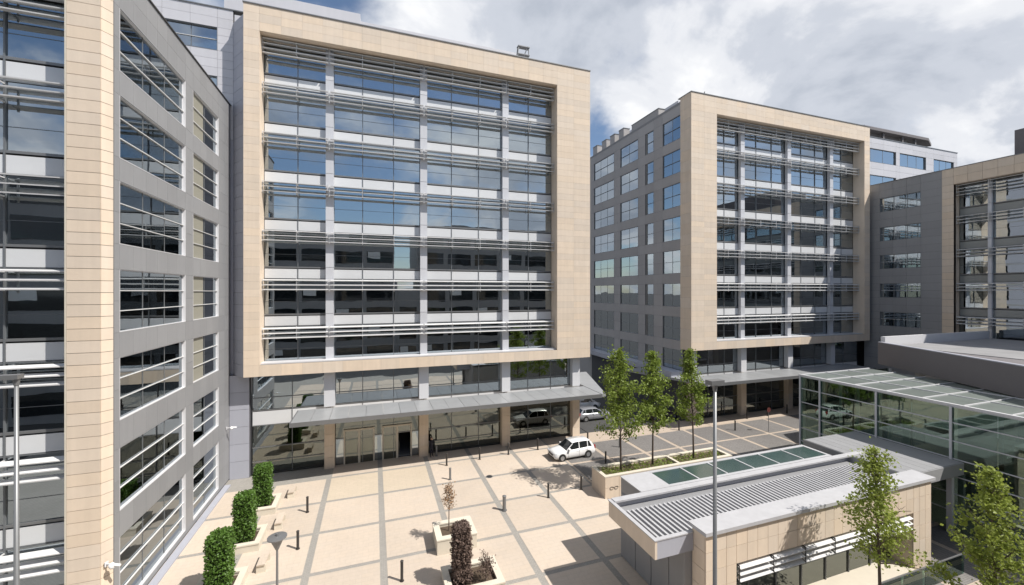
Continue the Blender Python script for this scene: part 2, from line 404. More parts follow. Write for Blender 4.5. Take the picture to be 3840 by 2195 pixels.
def curtain(T, parent, bays, sills, ztop, pil, pil_w=0.62, glass='glass', spandrel_h=1.0, sp='spandrel', lv_y=-0.72, base=None, top_louvre=True, pil_z=None):
    """office glazing. local y=0 is the glass plane, minus y is outside"""
    xa, xb = bays[0][0], bays[-1][1]
    for k, s in enumerate(sills):
        nxt = sills[k+1] if k+1 < len(sills) else None
        gt = (nxt - spandrel_h) if nxt else ztop
        for (x0, x1, n) in bays:
            w = (x1-x0)/n
            for i in range(n):
                a, b = x0+w*i, x0+w*(i+1)
                o = bx('window_pane', T, a+0.03, b-0.03, -0.012, 0.012, s+0.04, gt-0.04, glass, parent)
                o.matrix_basis = o.matrix_basis @ Matrix.Rotation(random.gauss(0, 0.0016), 4, 'Z') @ Matrix.Rotation(random.gauss(0, 0.0016), 4, 'X')
                if nxt:
                    bx('spandrel_panel', T, a+0.035, b-0.035, -0.05, 0.03, gt+0.05, nxt-0.17, sp, parent)
        # rails right across
        bx('transom', T, xa, xb, -0.075, 0.02, s-0.09, s+0.03, 'metal', parent)
        bx('transom', T, xa, xb, -0.03, -0.014, s+1.035, s+1.06, 'mullion', parent)
        if nxt: bx('transom', T, xa, xb, -0.075, 0.02, gt-0.03, gt+0.03, 'mullion', parent)
        if nxt or top_louvre:
            lz = gt - 0.12 if nxt else ztop - 0.15
            edges = []
            for (x0, x1, n) in bays:
                for j in range(3 if nxt else 4):
                    bx('louvre_blade', T, x0+0.08, x1-0.08, lv_y-0.19, lv_y+0.19, lz-0.38*j-0.025, lz-0.38*j+0.025, 'louvre', parent, rx=R(11))
                for i in range(n+1):
                    e = x0 + (x1-x0)*i/n
                    if not any(abs(e-q) < 0.2 for q in edges): edges.append(e)
            for e in edges:
                b = MB(); b.box(e-0.03, e+0.03, lv_y-0.03, lv_y+0.03, lz-0.95, lz+0.12)
                b.box(e-0.025, e+0.025, lv_y+0.03, -0.06, lz-0.06, lz-0.01); b.box(e-0.025, e+0.025, lv_y+0.03, -0.06, lz-0.85, lz-0.80)
                b.obj('louvre_bracket', 'louvre', T, parent)
    z0, z1 = sills[0], ztop
    for (x0, x1, n) in bays:
        for i in range(1, n):
            e = x0 + (x1-x0)*i/n
            bx('mullion', T, e-0.03, e+0.03, -0.09, 0.015, z0, z1, 'mullion', parent)
    pz0, pz1 = pil_z or (z0, z1)
    cuts = [pz0] + [s for s in sills[1:]] + [pz1]
    for p in pil:
        for a, b in zip(cuts, cuts[1:]):
            bx('pilaster', T, p-pil_w/2, p+pil_w/2, -0.46, -0.10, a+0.015, b-0.015, 'pilaster', parent)

# ------------------------------------------------------------------ ground
GX = [0.5+3.9*k for k in range(-3, 17)]       # strip lines across
GY = [19.7+3.93*k for k in range(-5, 5)]      # strip lines in depth
mb = MB(); mb.box(-1500, 1500, -600, 2500, -0.6, -0.05)
mb.obj('ground', 'asphalt', kind='structure')
plaza = bx('plaza', ID, -30, 16.1, -11, 37.9, -0.05, 0.0, 'strip', kind='structure')
road = bx('road', ID, 16.105, 66, -11, 37.9, -0.05, -0.002, 'strip_beige', kind='structure')
bx('street', ID, 21.5, 33.4, 37.905, 120, -0.05, -0.004, 'asphalt', kind='structure')
hw = 0.19
ylines = [GY[0]-3.93] + GY
for i in range(len(GX)-1):
    for j in range(len(ylines)-1):
        a, b, c, d = GX[i]+hw, GX[i+1]-hw, ylines[j]+0.14, ylines[j+1]-0.14
        if d < 4: continue
        if a > 58: continue
        cx, cy = (a+b)/2, (c+d)/2
        if cx < 16.1:
            m = 'pave'
            if 30 < cy < 34 and -4 < cx < 4: m = 'pave_yellow'
            bx('paving_field', ID, a, b, c, d, -0.03, 0.012, m, plaza)
        else:
            if cy < 20 and cx > 40: continue
            bx('paving_field', ID, a, b, c, d, -0.03, 0.010, 'cobble', road)
for i in range(2, len(GX)-4):
    bx('paving_field', ID, GX[i]+hw, GX[i+1]-hw, ylines[-1]+0.14, 37.85, -0.03, 0.012 if GX[i] < 16 else 0.010, 'pave' if GX[i] < 16 else 'strip_beige', plaza if GX[i] < 16 else road)
# kerb strip along the left building
bx('kerb_strip', ID, -10.85, -10.45, 22.6, 36.5, 0.0, 0.10, 'panel_lilac', kind='structure')

# ------------------------------------------------------------------ buildings B and C (same design, mirrored)
ZS = [9.2, 13.12, 17.05, 21.05, 25.0, 28.95, 32.92]
def office(cx, s, label, left_mass):
    YG, YF = 37.85, 36.4
    X = lambda x: cx + s*(x-4.33)
    def iv(a, b):
        p, q = X(a), X(b); return (min(p, q), max(p, q))
    o = empty('office_block', (cx, YG, 0), label, 'office building', 'stone framed office blocks')
    T = TF(0, YG, 0)
    # stone frame: backing bars and tiles
    fx0, fx1 = iv(-9.6, 20.9); ox0, ox1 = iv(-8.5, 17.2)
    holed(ID, o, 'stone_frame', fx0+0.02, fx1-0.02, 8.32, 37.48, YF+0.03, YG+0.25, 'stone_joint', [(ox0-0.02, ox1+0.02, 9.18, 35.52)])
    clad(ID, o, 'stone_tile', fx0, fx1, 8.3, 37.5, YF, YF+0.045, 1.5, 0.6, 'stone', holes=[(ox0, ox1, 9.2, 35.5)], gap=0.009)
    # lining of the reveal and outer sides in stone
    bx('reveal_lining', ID, ox0-0.03, ox0, YF+0.046, YG-0.06, 9.2, 35.5, 'stone', o)
    bx('reveal_lining', ID, ox1, ox1+0.03, YF+0.046, YG-0.06, 9.2, 35.5, 'stone', o)
    bx('reveal_lining', ID, ox0, ox1, YF+0.046, YG-0.06, 35.47, 35.5, 'stone', o)
    bx('sill', ID, ox0, ox1, YF+0.25, YG-0.1, 9.2, 9.30, 'white_metal', o)
    for e, sg in ((fx0, -1), (fx1, 1)):
        zz_ = 8.3
        while zz_ < 37.3:
            h = min(1.2, 37.5-zz_)
            bx('side_tile', ID, e-0.01 if sg < 0 else e-0.02, e+0.02 if sg < 0 else e+0.01, YF+0.05, YG+0.25, zz_+0.006, zz_+h-0.006, 'stone', o)
            zz_ += 1.2
    bx('coping', ID, fx0-0.05, fx1+0.05, YF-0.06, YG+0.6, 37.5, 37.58, 'metal', o)
    # glazing
    bays = [(-8.5, -3.55, 2), (-3.55, 4.3, 3), (4.3, 12.15, 3), (12.15, 17.2, 2)]
    bays = sorted((*iv(a, b), n) for a, b, n in bays)
    pil = [X(p) for p in (-3.55, 4.3, 12.15)]
    curtain(T, o, bays, ZS, 35.5, pil)
    # upper ground storey under the frame
    low = [(-9.35, -3.55, 2), (-3.55, 4.3, 3), (4.3, 12.15, 3), (12.15, 19.6, 3)]
    low = sorted((*iv(a, b), n) for a, b, n in low)
    for (x0, x1, n) in low:
        w = (x1-x0)/n
        for i in range(n):
            a, b = x0+w*i, x0+w*(i+1)
            bx('window_pane', T, a+0.03, b-0.03, -0.012, 0.012, 6.35, 8.28, 'glass', o)
            bx('window_pane', T, a+0.03, b-0.03, -0.012, 0.012, 5.35, 6.27, 'glass', o)
            bx('spandrel_panel', T, a+0.03, b-0.03, -0.04, 0.03, 4.1, 5.2, 'spandrel', o)
            if i: bx('mullion', T, a-0.025, a+0.025, -0.08, 0.013, 0, 8.3, 'mullion', o)
            # shopfront
            for zc0, zc1 in ((0.25, 1.1), (1.14, 2.25), (2.29, 4.05)):
                if s > 0 and (x0 < 0 < x1) and zc0 < 2.28 and abs(a+w/2-0.38) < 3.7: continue
                bx('shopfront_pane', T, a+0.03, b-0.03, -0.01, 0.01, zc0, zc1, 'glass_low', o)
        for zr in (0.2, 1.12, 2.27, 4.07, 5.28, 6.31):
            if s > 0 and x0 < 0 < x1 and zr < 2.2: continue
            bx('transom', T, x0, x1, -0.07, 0.02, zr-0.03, zr+0.03, 'metal' if zr > 0.3 else 'dark_metal', o)
    for p in (-3.55, 4.3, 12.15, 19.75):
        q = X(p)
        bx('pilaster', T, q-0.42, q+0.42, -0.62, -0.06, 5.27, 8.3, 'white_metal', o)
        zz_ = 0.0
        while zz_ < 4.85:
            bx('column_stone', T, q-0.40, q+0.40, -0.62, 0.12, zz_+0.008, zz_+0.97, 'stone', o); zz_ += 0.98
    # a few half drawn blinds and desks behind the glass
    rb = random.Random(int(cx))
    for (x0, x1, n) in bays:
        for i in range(n):
            for k, z in enumerate(ZS):
                gt = (ZS[k+1]-1.0) if k < 6 else 35.4
                a_, b_ = x0+(x1-x0)*i/n+0.08, x0+(x1-x0)*(i+1)/n-0.08
                if rb.random() < 0.22: bx('roller_blind', T, a_, b_, 0.12, 0.14, gt-rb.uniform(0.5, 1.6), gt-0.05, 'spandrel', o)
                if rb.random() < 0.5: bx('desk', T, a_+0.2, b_-0.3, 0.9, 1.7, z-0.06, z+0.0, 'stone_pale', o)
    # interior
    for z in [0.02, 5.0] + [v-0.75 for v in ZS[0:]] + [36.2]:
        bx('floor_slab', T, fx0+0.3, fx1-0.3, 0.28, 6.5, z-0.28 if z > 1 else -0.04, z, 'slab', o)
    bx('core_wall', T, fx0+0.2, fx1-0.2, 6.5, 6.8, 0, 37.2, 'inner', o)
    for q in ((fx0+0.25,) if s > 0 else (fx1-0.25,)): bx('party_wall', T, q-0.12, q+0.12, 0.3, 6.5, 0, 37.2, 'inner', o)
    for k in range(3):
        q = X((-3.55, 4.3, 12.15)[k]); 
        bx('inner_column', T, q-0.3, q+0.3, 1.5, 2.1, 0, 36.9, 'slab', o)
    # canopy
    cx0, cx1 = iv(-5.9, 20.6)
    n = 20; w = (cx1-cx0)/n
    for i in range(n):
        bx('canopy_panel', ID, cx0+w*i+0.012, cx0+w*(i+1)-0.012, 33.72, 37.2, 5.12, 5.18, 'canopy', o)
    cb_ = MB(); cb_.box(cx0, cx1, 33.66, 33.715, 4.87, 5.2); cb_.box(cx0-0.05, cx0-0.002, 33.66, 37.2, 4.87, 5.2); cb_.box(cx1+0.002, cx1+0.05, 33.66, 37.2, 4.87, 5.2)
    for i in range(0, n+1, 2): cb_.box(cx0+w*i-0.05, cx0+w*i+0.05, 33.72, 37.2, 4.92, 5.10)
    cb_.obj('canopy_frame', 'metal', ID, o)
    e1 = X(20.72); e2 = X(24.6)
    sgn = 1 if s > 0 else -1
    mb = MB(); poly = [(e1, 33.8), (e1+sgn*0.4, 33.8), (e2, 43.8), (e1, 43.8)]
    if sgn < 0: poly = poly[::-1]
    mb.prism(poly, 4.9, 5.17); mb.obj('side_canopy', 'canopy', ID, o)
    # roof and penthouse
    bx('roof_deck', ID, fx0+0.1, fx1-0.1, YG+0.3, 50 if s > 0 else 66, 36.9, 37.2, 'roof', o)
    return o, X, iv

B, XB, ivB = office(4.33, 1, 'large stone framed glass office block in the middle, entrance doors at its foot', True)
T0 = ID
# left wall mass of B
GW = [(-15.4, -11.8), (-20.6, -17.1), (-26, -22.4)]
holes = [(a, b, z-1.85, z) for a, b in GW for z in (36.05, 32.15, 28.2, 24.2, 20.3)]
holed(TF(0, 38.03), B, 'rear_wall', -32, -10.72, 0, 37.6, 0, 0.3, 'panel_back', holes)
clad(TF(0, 38.0), B, 'cladding_panel', -22, -10.72, 27.2, 37.6, 0, 0.028, 2.4, 0.72, 'panel_white', holes=[h for h in holes if h[2] > 27], gap=0.016)
bx('lower_cladding', TF(0, 38.0), -12.0, -10.72, 0.0, 0.028, 0, 27.18, 'panel_lilac', B)
for h in holes:
    if h[2] > 26 and h[0] > -22: window(TF(0, 38.0), B, *h, n=2, rails=1, depth=0.25, glass='glass', fm='mullion', lining=True)
bx('rear_coping', TF(0, 38.0), -32, -10.0, -0.06, 0.5, 37.6, 37.68, 'metal', B)
# canted return between wall and frame, in panels
cv = Vector((-9.62+10.72, 36.45-38.0, 0)); L = cv.length; ang = math.degrees(math.atan2(cv.y, cv.x))
TC = TF(-10.72, 38.0, 0, ang)
clad(TC, B, 'return_panel', 0, L, 8.3, 36.6, 0, 0.05, 3.0, 0.95, 'panel_lilac', gap=0.02)
bx('return_backing', TC, 0, L, 0.05, 0.3, 8.3, 36.6, 'panel_back', B)
clad(TF(0, 37.62), B, 'cladding_panel', -10.88, -9.5, 0.0, 8.28, 0, 0.05, 1.4, 1.38, 'panel_lilac', gap=0.02)
bx('rear_wall', TF(0, 37.67), -10.9, -9.45, 0, 0.3, 0, 8.28, 'panel_back', B)
# penthouses
ph = MB(); ph.box(-12, -1.2, 40.2, 49, 37.2, 40.9); ph.box(-1.198, 14.6, 40.4, 49, 37.2, 40.35); ph.obj('penthouse', 'panel_white', ID, B)
pw = bx('roof_upstand', ID, -9.4, 20.6, 37.75, 37.95, 37.585, 37.9, 'white_metal', B)
TE = TF(20.62, 0, 0, 90)
hE = [(a, b, t-2.75, t) for a, b in ((41, 44), (45.5, 48.5)) for t in (35.7, 31.75, 27.8, 23.85, 19.9, 15.95, 12.0, 8.1)]
holed(TE, B, 'east_wall', 38.15, 50, 0, 37.2, 0.03, 0.33, 'panel_lilac', hE)
for h in hE: bx('pane', TE, h[0], h[1], 0.15, 0.17, h[2], h[3], 'car_glass', B)
# access ladder on roof
lad = empty('roof_ladder', (14.0, 38.3, 37.6), 'small grey metal step-over frame on the roof edge of the middle block', 'ladder')
m1 = MB()
for dx in (0, 0.95):
    m1.tube([(13.5+dx*0.3, 38.2, 37.3), (13.85+dx, 38.3, 39.9)], 0.05, 6); 
m1.tube([(14.9, 38.3, 37.3), (14.9, 38.3, 39.8)], 0.05, 6); m1.tube([(13.6, 38.8, 37.3), (13.9, 38.8, 39.9)], 0.05, 6)
m1.obj('rail_post', 'metal', ID, lad)
for z in (38.2, 39.0, 39.8):
    bx('step', ID, 13.75, 15.0, 38.2, 38.7, z-0.04, z+0.04, 'metal', lad)

C, XC, ivC = office(50.35, -1, 'stone framed glass office block on the right, in part under a neighbour\'s diagonal shade', False)
# west side wall of C with windows
TS = TF(33.9, 0, 0, -90)
colsC = [(-41.3, -38.0, 2), (-44.7, -43.0, 1), (-50.4, -46.2, 2), (-57.8, -52.0, 3), (-66, -60, 2)]
tops = [35.7, 31.75, 27.8, 23.85, 19.9, 15.95, 12.0, 8.1]
hC = [(a, b, t-2.75, t) for a, b, n in colsC for t in tops]
holed(TS, C, 'side_wall', -70, -37.9, 0, 37.2, 0.03, 0.33, 'panel_back', hC)
clad(TS, C, 'cladding_panel', -58.5, -37.9, 4.6, 37.2, 0, 0.028, 3.1, 1.2, 'panel_taupe', holes=hC, gap=0.018)
bx('lower_cladding', TS, -70, -58.5, 0, 0.028, 0, 37.2, 'panel_taupe', C)
for a, b, n in colsC:
    for t in tops: window(TS, C, a, b, t-2.75, t, n=n, rails=1, depth=0.16, glass='glass', fm='mullion', railm='metal')
for k, t in enumerate([v-2.9 for v in tops]):
    bx('floor_slab', ID, 34.4, 40, 37.9, 66, t-0.6, t-0.3, 'slab', C)
bx('core_wall', ID, 40, 40.3, 45.2, 66, 0, 37, 'inner', C)
bx('ground_floor_wall', TS, -58.5, -37.9, 0, 0.028, 0.0, 4.58, 'panel_back', C)
bx('side_fascia', TS, -60, -37.9, -1.6, -0.002, 5.15, 5.75, 'panel_lilac', C)
# rear right wall of C
TW = TF(0, 39.0)
hF = [(a, b, t-2.0, t) for a, b in ((66.3, 74.9), (75.8, 82.3), (84.3, 89.7)) for t in (36.1, 32.2, 28.3)]
holed(TW, C, 'rear_wall', 63.45, 90.7, 0, 37.7, 0.03, 0.33, 'panel_back', hF)
clad(TW, C, 'cladding_panel', 63.45, 90.7, 27, 37.7, 0, 0.028, 3.2, 1.0, 'panel_white', holes=hF, gap=0.02)
for h in hF[:]: window(TW, C, *h, n=3, rails=0, depth=0.2, glass='glass', fm='mullion')
bx('rear_coping', TW, 63.45, 90.75, -0.06, 12, 37.7, 37.8, 'metal', C)
bx('rear_flank', ID, 90.4, 90.7, 39.35, 60, 0, 37.69, 'panel_white', C)
bx('core_wall', TW, 63.5, 90.3, 4, 4.3, 20, 37.6, 'inner', C)
ph2 = MB(); ph2.box(36, 60, 41, 52, 37.2, 38.9); ph2.obj('penthouse', 'panel_white', ID, C)
# flat flying roof
fr = empty('flying_roof', (82, 42, 37.8), 'dark flat roof plate on posts above the far right building', 'roof')
q = MB(); q.prism([(74, 43), (91.5, 43), (95.5, 44.5), (92, 48), (74, 48)], 41.3, 41.75); q.obj('roof_plate', 'charcoal', ID, fr)
bx('plant_box', ID, 79, 90.5, 45.5, 47.5, 41.76, 43.4, 'panel_lilac', fr)
bx('core', ID, 74, 87.5, 44.0, 46.5, 37.8, 41.29, 'charcoal', fr)
for x in (75, 80, 85, 88.5): bx('post', ID, x-0.15, x+0.15, 43.3, 43.6, 37.8, 41.29, 'charcoal', fr)
# roof vents along C's west parapet
for i, (y, h, w_) in enumerate(((45.0, 0.9, 5.6), (50.3, 1.3, 1.2), (52.6, 1.3, 1.2), (54.9, 1.3, 1.3), (57.6, 1.3, 1.3))):
    v = empty('roof_vent', (34.6, y, 37.2), ['long low dark screen on the roof edge beside the right block\'s stone frame',
              'box vent on the right block\'s roof edge, next to the long screen', 'second box vent from the long screen on the roof edge',
              'third box vent from the long screen on the roof edge', 'box vent farthest from the long screen on the roof edge'][i], 'vent', 'vents on the right block\'s roof edge')
    bx('housing', ID, 34.0, 35.0, y-w_/2, y+w_/2, 37.2, 37.2+h, 'panel_taupe', v)
    bx('cap', ID, 33.95, 35.05, y-w_/2-0.05, y+w_/2+0.05, 37.2+h, 37.28+h, 'metal', v)
# little items on C roof edge
v = empty('roof_spike', (37.3, 38.2, 37.6), 'small dark wedge on the top corner of the right block', 'vent')
q = MB(); q.prism([(36.6, 38.0), (37.3, 38.0), (37.3, 38.5)], 37.58, [37.75, 38.9, 38.5]); q.obj('wedge', 'dark_metal', ID, v)
v = empty('roof_dome', (46.5, 38.3, 37.6), 'small pale dome on the roof edge of the right block', 'vent')
q = MB(); q.tube([(46.5, 38.3, 37.58), (46.5, 38.3, 37.9), (46.5, 38.3, 38.15), (46.5, 38.3, 38.3)], [0.5, 0.48, 0.32, 0.08], 10); q.obj('dome', 'panel_lilac', ID, v)

# ------------------------------------------------------------------ building A (left)
A = empty('corner_office', (-20, 30, 0), 'grey clad office at the left edge with a beige stone corner pier', 'office building')
TA = TF(-10.9, 0, 0, 90)
ztA = [27.85, 23.9, 20.0, 16.0, 12.0, 7.9, 3.85]
hA = [(23.05, 29.8, t-2.85 if t > 5 else 0.4, t) for t in ztA] + [(30.9, 35.35, t-2.85 if t > 5 else 0.4, t) for t in ztA]
holed(TA, A, 'side_wall', 22.65, 37.95, 0, 29.85, 0.03, 0.38, 'panel_back', hA)
clad(TA, A, 'cladding_panel', 22.65, 37.95, 0.1, 29.9, 0, 0.028, 1.15, 1.3, 'panel_grey', holes=hA, gap=0.009)
for i, h in enumerate(hA):
    big = i < 7
    bl = (30.95, 32.9) if (not big and (i-7) < 5) else None
    window(TA, A, *h, n=3 if big else 2, rails=2 if h[2] > 1 else 3, depth=0.20, bar=0.05, blind=bl)
bx('coping', TA, 22.4, 38.0, -0.06, 0.5, 29.9, 29.98, 'dark_metal', A)
for z in [v-3.05 for v in ztA[:-1]] + [29.2]:
    bx('floor_slab', ID, -29, -11.4, 23.7, 37.8, z-0.35, z, 'slab', A)
bx('floor_slab', ID, -29, -11.4, 23.7, 37.8, -0.04, 0.02, 'slab', A)
bx('core_wall', ID, -17.6, -17.3, 26, 37.8, 0, 29, 'inner', A)
bx('core_wall', ID, -29, -17.6, 29, 29.3, 0, 29, 'inner', A)
for y in (26.4, 30.3, 34.2): bx('inner_column', ID, -13.2, -12.7, y-0.25, y+0.25, 0, 29, 'slab', A)
bx('roof_deck', ID, -30, -11.3, 23.5, 37.9, 29.3, 29.6, 'roof', A)
# front stone pier, chamfer and top band
PF = 22.22
clad(ID, A, 'stone_tile', -12.3, -11.16, 0.0, 29.9, PF, PF+0.05, 1.2, 0.512, 'stone', gap=0.02)
bx('stone_pier', ID, -12.28, -11.18, PF+0.05, 23.5, 0, 29.88, 'stone_joint', A)
cv = Vector((0.26, 0.38, 0)); ch = math.degrees(math.atan2(0.38, 0.26))
TCH = TF(-11.16, PF, 0, ch)
clad(TCH, A, 'corner_tile', 0.005, 0.46, 0.0, 29.9, 0, 0.05, 1, 0.512, 'stone', gap=0.02)
bx('stone_pier', TCH, 0.02, 0.45, 0.05, 0.4, 0, 29.88, 'stone_joint', A)
bx('stone_edge', ID, -12.36, -12.30, PF+0.0, 23.3, 0, 28.0, 'stone_pale', A)
clad(ID, A, 'stone_tile', -30, -12.3, 28.0, 29.9, PF, PF+0.05, 1.5, 0.63, 'stone', gap=0.02)
bx('stone_pier', ID, -30, -12.3, PF+0.05, 23.5, 28.02, 29.88, 'stone_joint', A)
curtain(TF(0, 23.3), A, [(-19.9, -12.36, 3)], [1.0, 5.0, 8.95, 12.95, 17.0, 21.0, 25.0], 28.0, [], lv_y=-0.66)
bx('glazing_base', TF(0, 23.3), -30, -12.36, -0.05, 0.05, 0, 0.9, 'metal', A)

# ------------------------------------------------------------------ building D (right)
D = empty('shaded_office', (75, 25, 0), 'shaded grey office on the far right with a stone framed glass bay', 'office building')
TD = TF(65.0, 0, 0, -90)
topsD = [27.6, 23.65, 19.9, 16.05, 12.25, 8.3, 4.4]
hD = [(-35.65, -31.3, t-1.85, t) for t in topsD]
opD = (-28.25, -8.0, 1.0, 27.7)
holed(TD, D, 'side_wall', -37.5, -6.0, 0, 29.6, 0.03, 0.4, 'panel_back', hD + [opD])
clad(TD, D, 'cladding_panel', -37.5, -29.3, 6.0, 29.6, 0, 0.028, 1.6, 0.95, 'panel_grey', holes=hD, gap=0.016)
bx('lower_cladding', TD, -37.5, -29.3, 0, 0.028, 0, 5.98, 'panel_grey', D)
clad(TD, D, 'stone_tile', -29.3, -8, 6, 29.6, -0.03, 0.028, 1.2, 0.8, 'stone', holes=[opD], gap=0.02)
for h in hD: window(TD, D, *h, n=3, rails=1, depth=0.3, glass='glass', fm='mullion')
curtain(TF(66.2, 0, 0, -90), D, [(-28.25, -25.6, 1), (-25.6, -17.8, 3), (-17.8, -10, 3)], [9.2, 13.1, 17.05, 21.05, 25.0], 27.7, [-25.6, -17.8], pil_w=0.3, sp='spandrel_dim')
bx('reveal_lining', TD, -28.28, -28.25, 0.03, 1.12, 1.0, 27.7, 'stone', D)
bx('reveal_lining', TD, -28.25, -8, 0.03, 1.12, 27.67, 27.7, 'stone', D)
bx('coping', TD, -37.6, -6, -0.06, 0.6, 29.6, 29.68, 'metal', D)
for z in (8.4, 12.3, 16.3, 20.3, 24.2, 28.1): bx('floor_slab', ID, 66.5, 72, 6, 37.2, z-0.3, z, 'slab', D)
bx('core_wall', ID, 72, 72.3, 6, 37.2, 0, 29, 'inner', D)
bx('end_wall', ID, 65.4, 84, 37.2, 37.5, 0, 29.6, 'panel_grey', D)
bx('roof_deck', ID, 65.5, 84, 6, 37.2, 29.0, 29.3, 'roof', D)
bx('plant_room', ID, 66.2, 74, 10, 23.9, 29.3, 32.6, 'charcoal', D)

# ------------------------------------------------------------------ opposite building, seen only as a reflection
O = empty('opposite_office', (20, -14, 0), 'grey office building across the plaza, mirrored in the lower windows of the glass facades', 'office building')
for (xa, xb, hh) in ((-45, 4.4, 28.0), (4.45, 9.0, 15.5), (9.05, 40, 29.5), (40.05, 64, 22.0)):
    bx('wall', ID, xa, xb, -30, -14, 0, hh, 'panel_grey', O)
    for k in range(int(hh//4)):
        for j in range(max(1, int((xb-xa)//6))):
            w6 = (xb-xa)/max(1, int((xb-xa)//6)); x0_ = xa+w6*j
            bx('window_band', ID, x0_+0.5, x0_+w6-0.5, -13.99, -13.93, 1.0+k*4, 3.5+k*4, 'car_glass', O)
            if (j+k) % 4 == 0: bx('blind', ID, x0_+0.7, x0_+w6/2, -13.928, -13.92, 2.2+k*4, 3.4+k*4, 'spandrel', O)
# ------------------------------------------------------------------ low block E and the glass hall
E = empty('low_block', (55, 20, 0), 'low charcoal building with a flat roof behind the glass hall', 'building')
far, near = (46.4, 25.6), (40.4, 14.2)
far2 = (38.2, 10.0)
q = MB(); q.prism([far2, (64.9, 10.0), (64.9, 25.6), far], 7.97, [9.75, 9.75, 9.75, 9.75]); q.obj('wall', 'charcoal', ID, E)
def par(a, b, t, z0, z1, m, name='parapet'):
    a = Vector((*a, 0)); b = Vector((*b, 0)); d = (b-a).normalized(); n = Vector((-d.y, d.x, 0))*t
    q = MB(); q.prism([a[:2], (a+n)[:2], (b+n)[:2], b[:2]], z0, z1); return q.obj(name, m, ID, E)
par(far2, far, -0.35, 9.752, 10.05, 'charcoal'); par((far2[0]+0.01, far2[1]), far, -0.37, 10.052, 10.12, 'panel_lilac', 'coping')
par((46.8, 25.58), (64.8, 25.58), -0.35, 9.752, 10.6, 'white_metal')
bx('roof_deck', ID, 47, 64.8, 10.4, 25.0, 9.752, 9.80, 'roof', E)
bx('base_wall', ID, 52, 64.9, 10, 25.5, 0, 7.96, 'panel_taupe', E)

H = empty('glass_hall', (34.5, 18, 0), 'green tinted glass entrance hall between the pavilion and the low charcoal block', 'glass hall')
TH = TF(34.5, 0, 0, -90)
colsH = [24.6, 23.0, 19.1, 15.1, 11.1, 7.1]
railsH = [0.05, 1.2, 2.3, 3.4, 4.5, 5.6, 6.75, 7.75]
for a, b in zip(colsH, colsH[1:]):
    n = 1 if a-b < 2 else 2
    for i in range(n):
        ya, yb = a-(a-b)*i/n, a-(a-b)*(i+1)/n
        for z0, z1 in zip(railsH, railsH[1:]):
            o = bx('glass_panel', TH, -ya+0.012, -yb-0.012, -0.008, 0.008, z0+0.012, z1-0.012, 'glass_hall', H)
            o.matrix_basis = o.matrix_basis @ Matrix.Rotation(random.gauss(0, 0.002), 4, 'Z')
for y in colsH:
    bx('post', TH, -y-0.10, -y+0.10, 0.06, 0.42, 0, 7.75, 'pilaster', H)
    bx('fin', TH, -y-0.06, -y+0.06, -0.14, -0.061, 0, 7.75, 'pilaster', H)
for z in railsH[1:]:
    bx('rail', TH, -24.7, -7, -0.06, -0.011, z-0.03, z+0.03, 'pilaster', H)
bx('eaves_beam', TH, -24.75, -7, -0.08, 0.12, 7.77, 7.93, 'white_metal', H)
# north side of the hall
for i in range(5):
    x = 34.55+2.3*i
    for z0, z1 in zip(railsH[::2], railsH[2::2]+[7.75]):
        bx('glass_panel', ID, x+0.012, x+2.288, 24.592, 24.608, z0+0.012, z1-0.012, 'glass_hall', H)
    bx('post', ID, x+2.25, x+2.35, 24.3, 24.5, 0, 7.75, 'pilaster', H)
# roof grid
for j in range(9):
    y1 = 24.6-2.0*j
    for i in range(3):
        x = 34.6+2.9*i
        xr = x+2.87
        bx('roof_pane', ID, x+0.03, xr, y1-1.97, y1-0.03, 7.86, 7.88, 'hall_roof', H)
    bx('roof_beam', ID, 34.6, 43.3, y1-0.06, y1+0.0, 7.80, 7.95, 'white_metal', H)
for x in (37.5, 40.4): bx('roof_beam', ID, x-0.04, x+0.04, 7, 24.6, 7.81, 7.94, 'white_metal', H)
bx('hall_floor', ID, 34.6, 52, 7, 24.4, 0.012, 0.04, 'strip_beige', H)
bx('back_wall', ID, 51.6, 51.9, 7, 24.5, 0.04, 7.7, 'panel_white', H)
bx('gallery_floor', ID, 43.5, 51.5, 7, 24.3, 3.9, 4.2, 'panel_white', H)
bx('reception_desk', ID, 41, 42.2, 16, 20, 0.04, 1.1, 'charcoal', H)
for y in (22, 16, 10): bx('inner_column', ID, 43.6, 44.1, y-0.25, y+0.25, 0.04, 7.75, 'slab', H)

# ------------------------------------------------------------------ pavilion
P = empty('entrance_pavilion', (20, 16, 0), 'low stone pavilion with slatted roof and long skylight in the foreground', 'pavilion')
# stone front wall
op = (15.0, 27.4, 0.0, 3.1)
holed(ID, P, 'stone_wall', 13.34, 28.9, 0, 4.62, 13.55, 14.25, 'stone_joint', [op])
clad(ID, P, 'stone_tile', 13.3, 28.95, 0, 4.66, 13.5, 13.548, 0.62, 0.78, 'stone', holes=[op], gap=0.02)
clad(TF(13.3, 0, 0, -90), P, 'stone_tile', -14.28, -13.55, 0, 4.66, 0, 0.04, 0.8, 0.78, 'stone', gap=0.02)
clad(TF(28.95, 0, 0, 90), P, 'stone_tile', 13.55, 14.28, 0, 4.66, 0, 0.04, 0.8, 0.78, 'stone', gap=0.02)
bx('reveal_lining', ID, 27.36, 27.4, 13.55, 15.0, 0, 3.1, 'stone', P)
bx('reveal_lining', ID, 15.0, 15.04, 13.55, 15.0, 0, 3.1, 'stone', P)
bx('reveal_lining', ID, 15.04, 27.36, 13.55, 15.0, 3.06, 3.1, 'stone', P)
bx('coping', ID, 13.2, 29.1, 13.38, 14.42, 4.662, 4.82, 'coping', P)
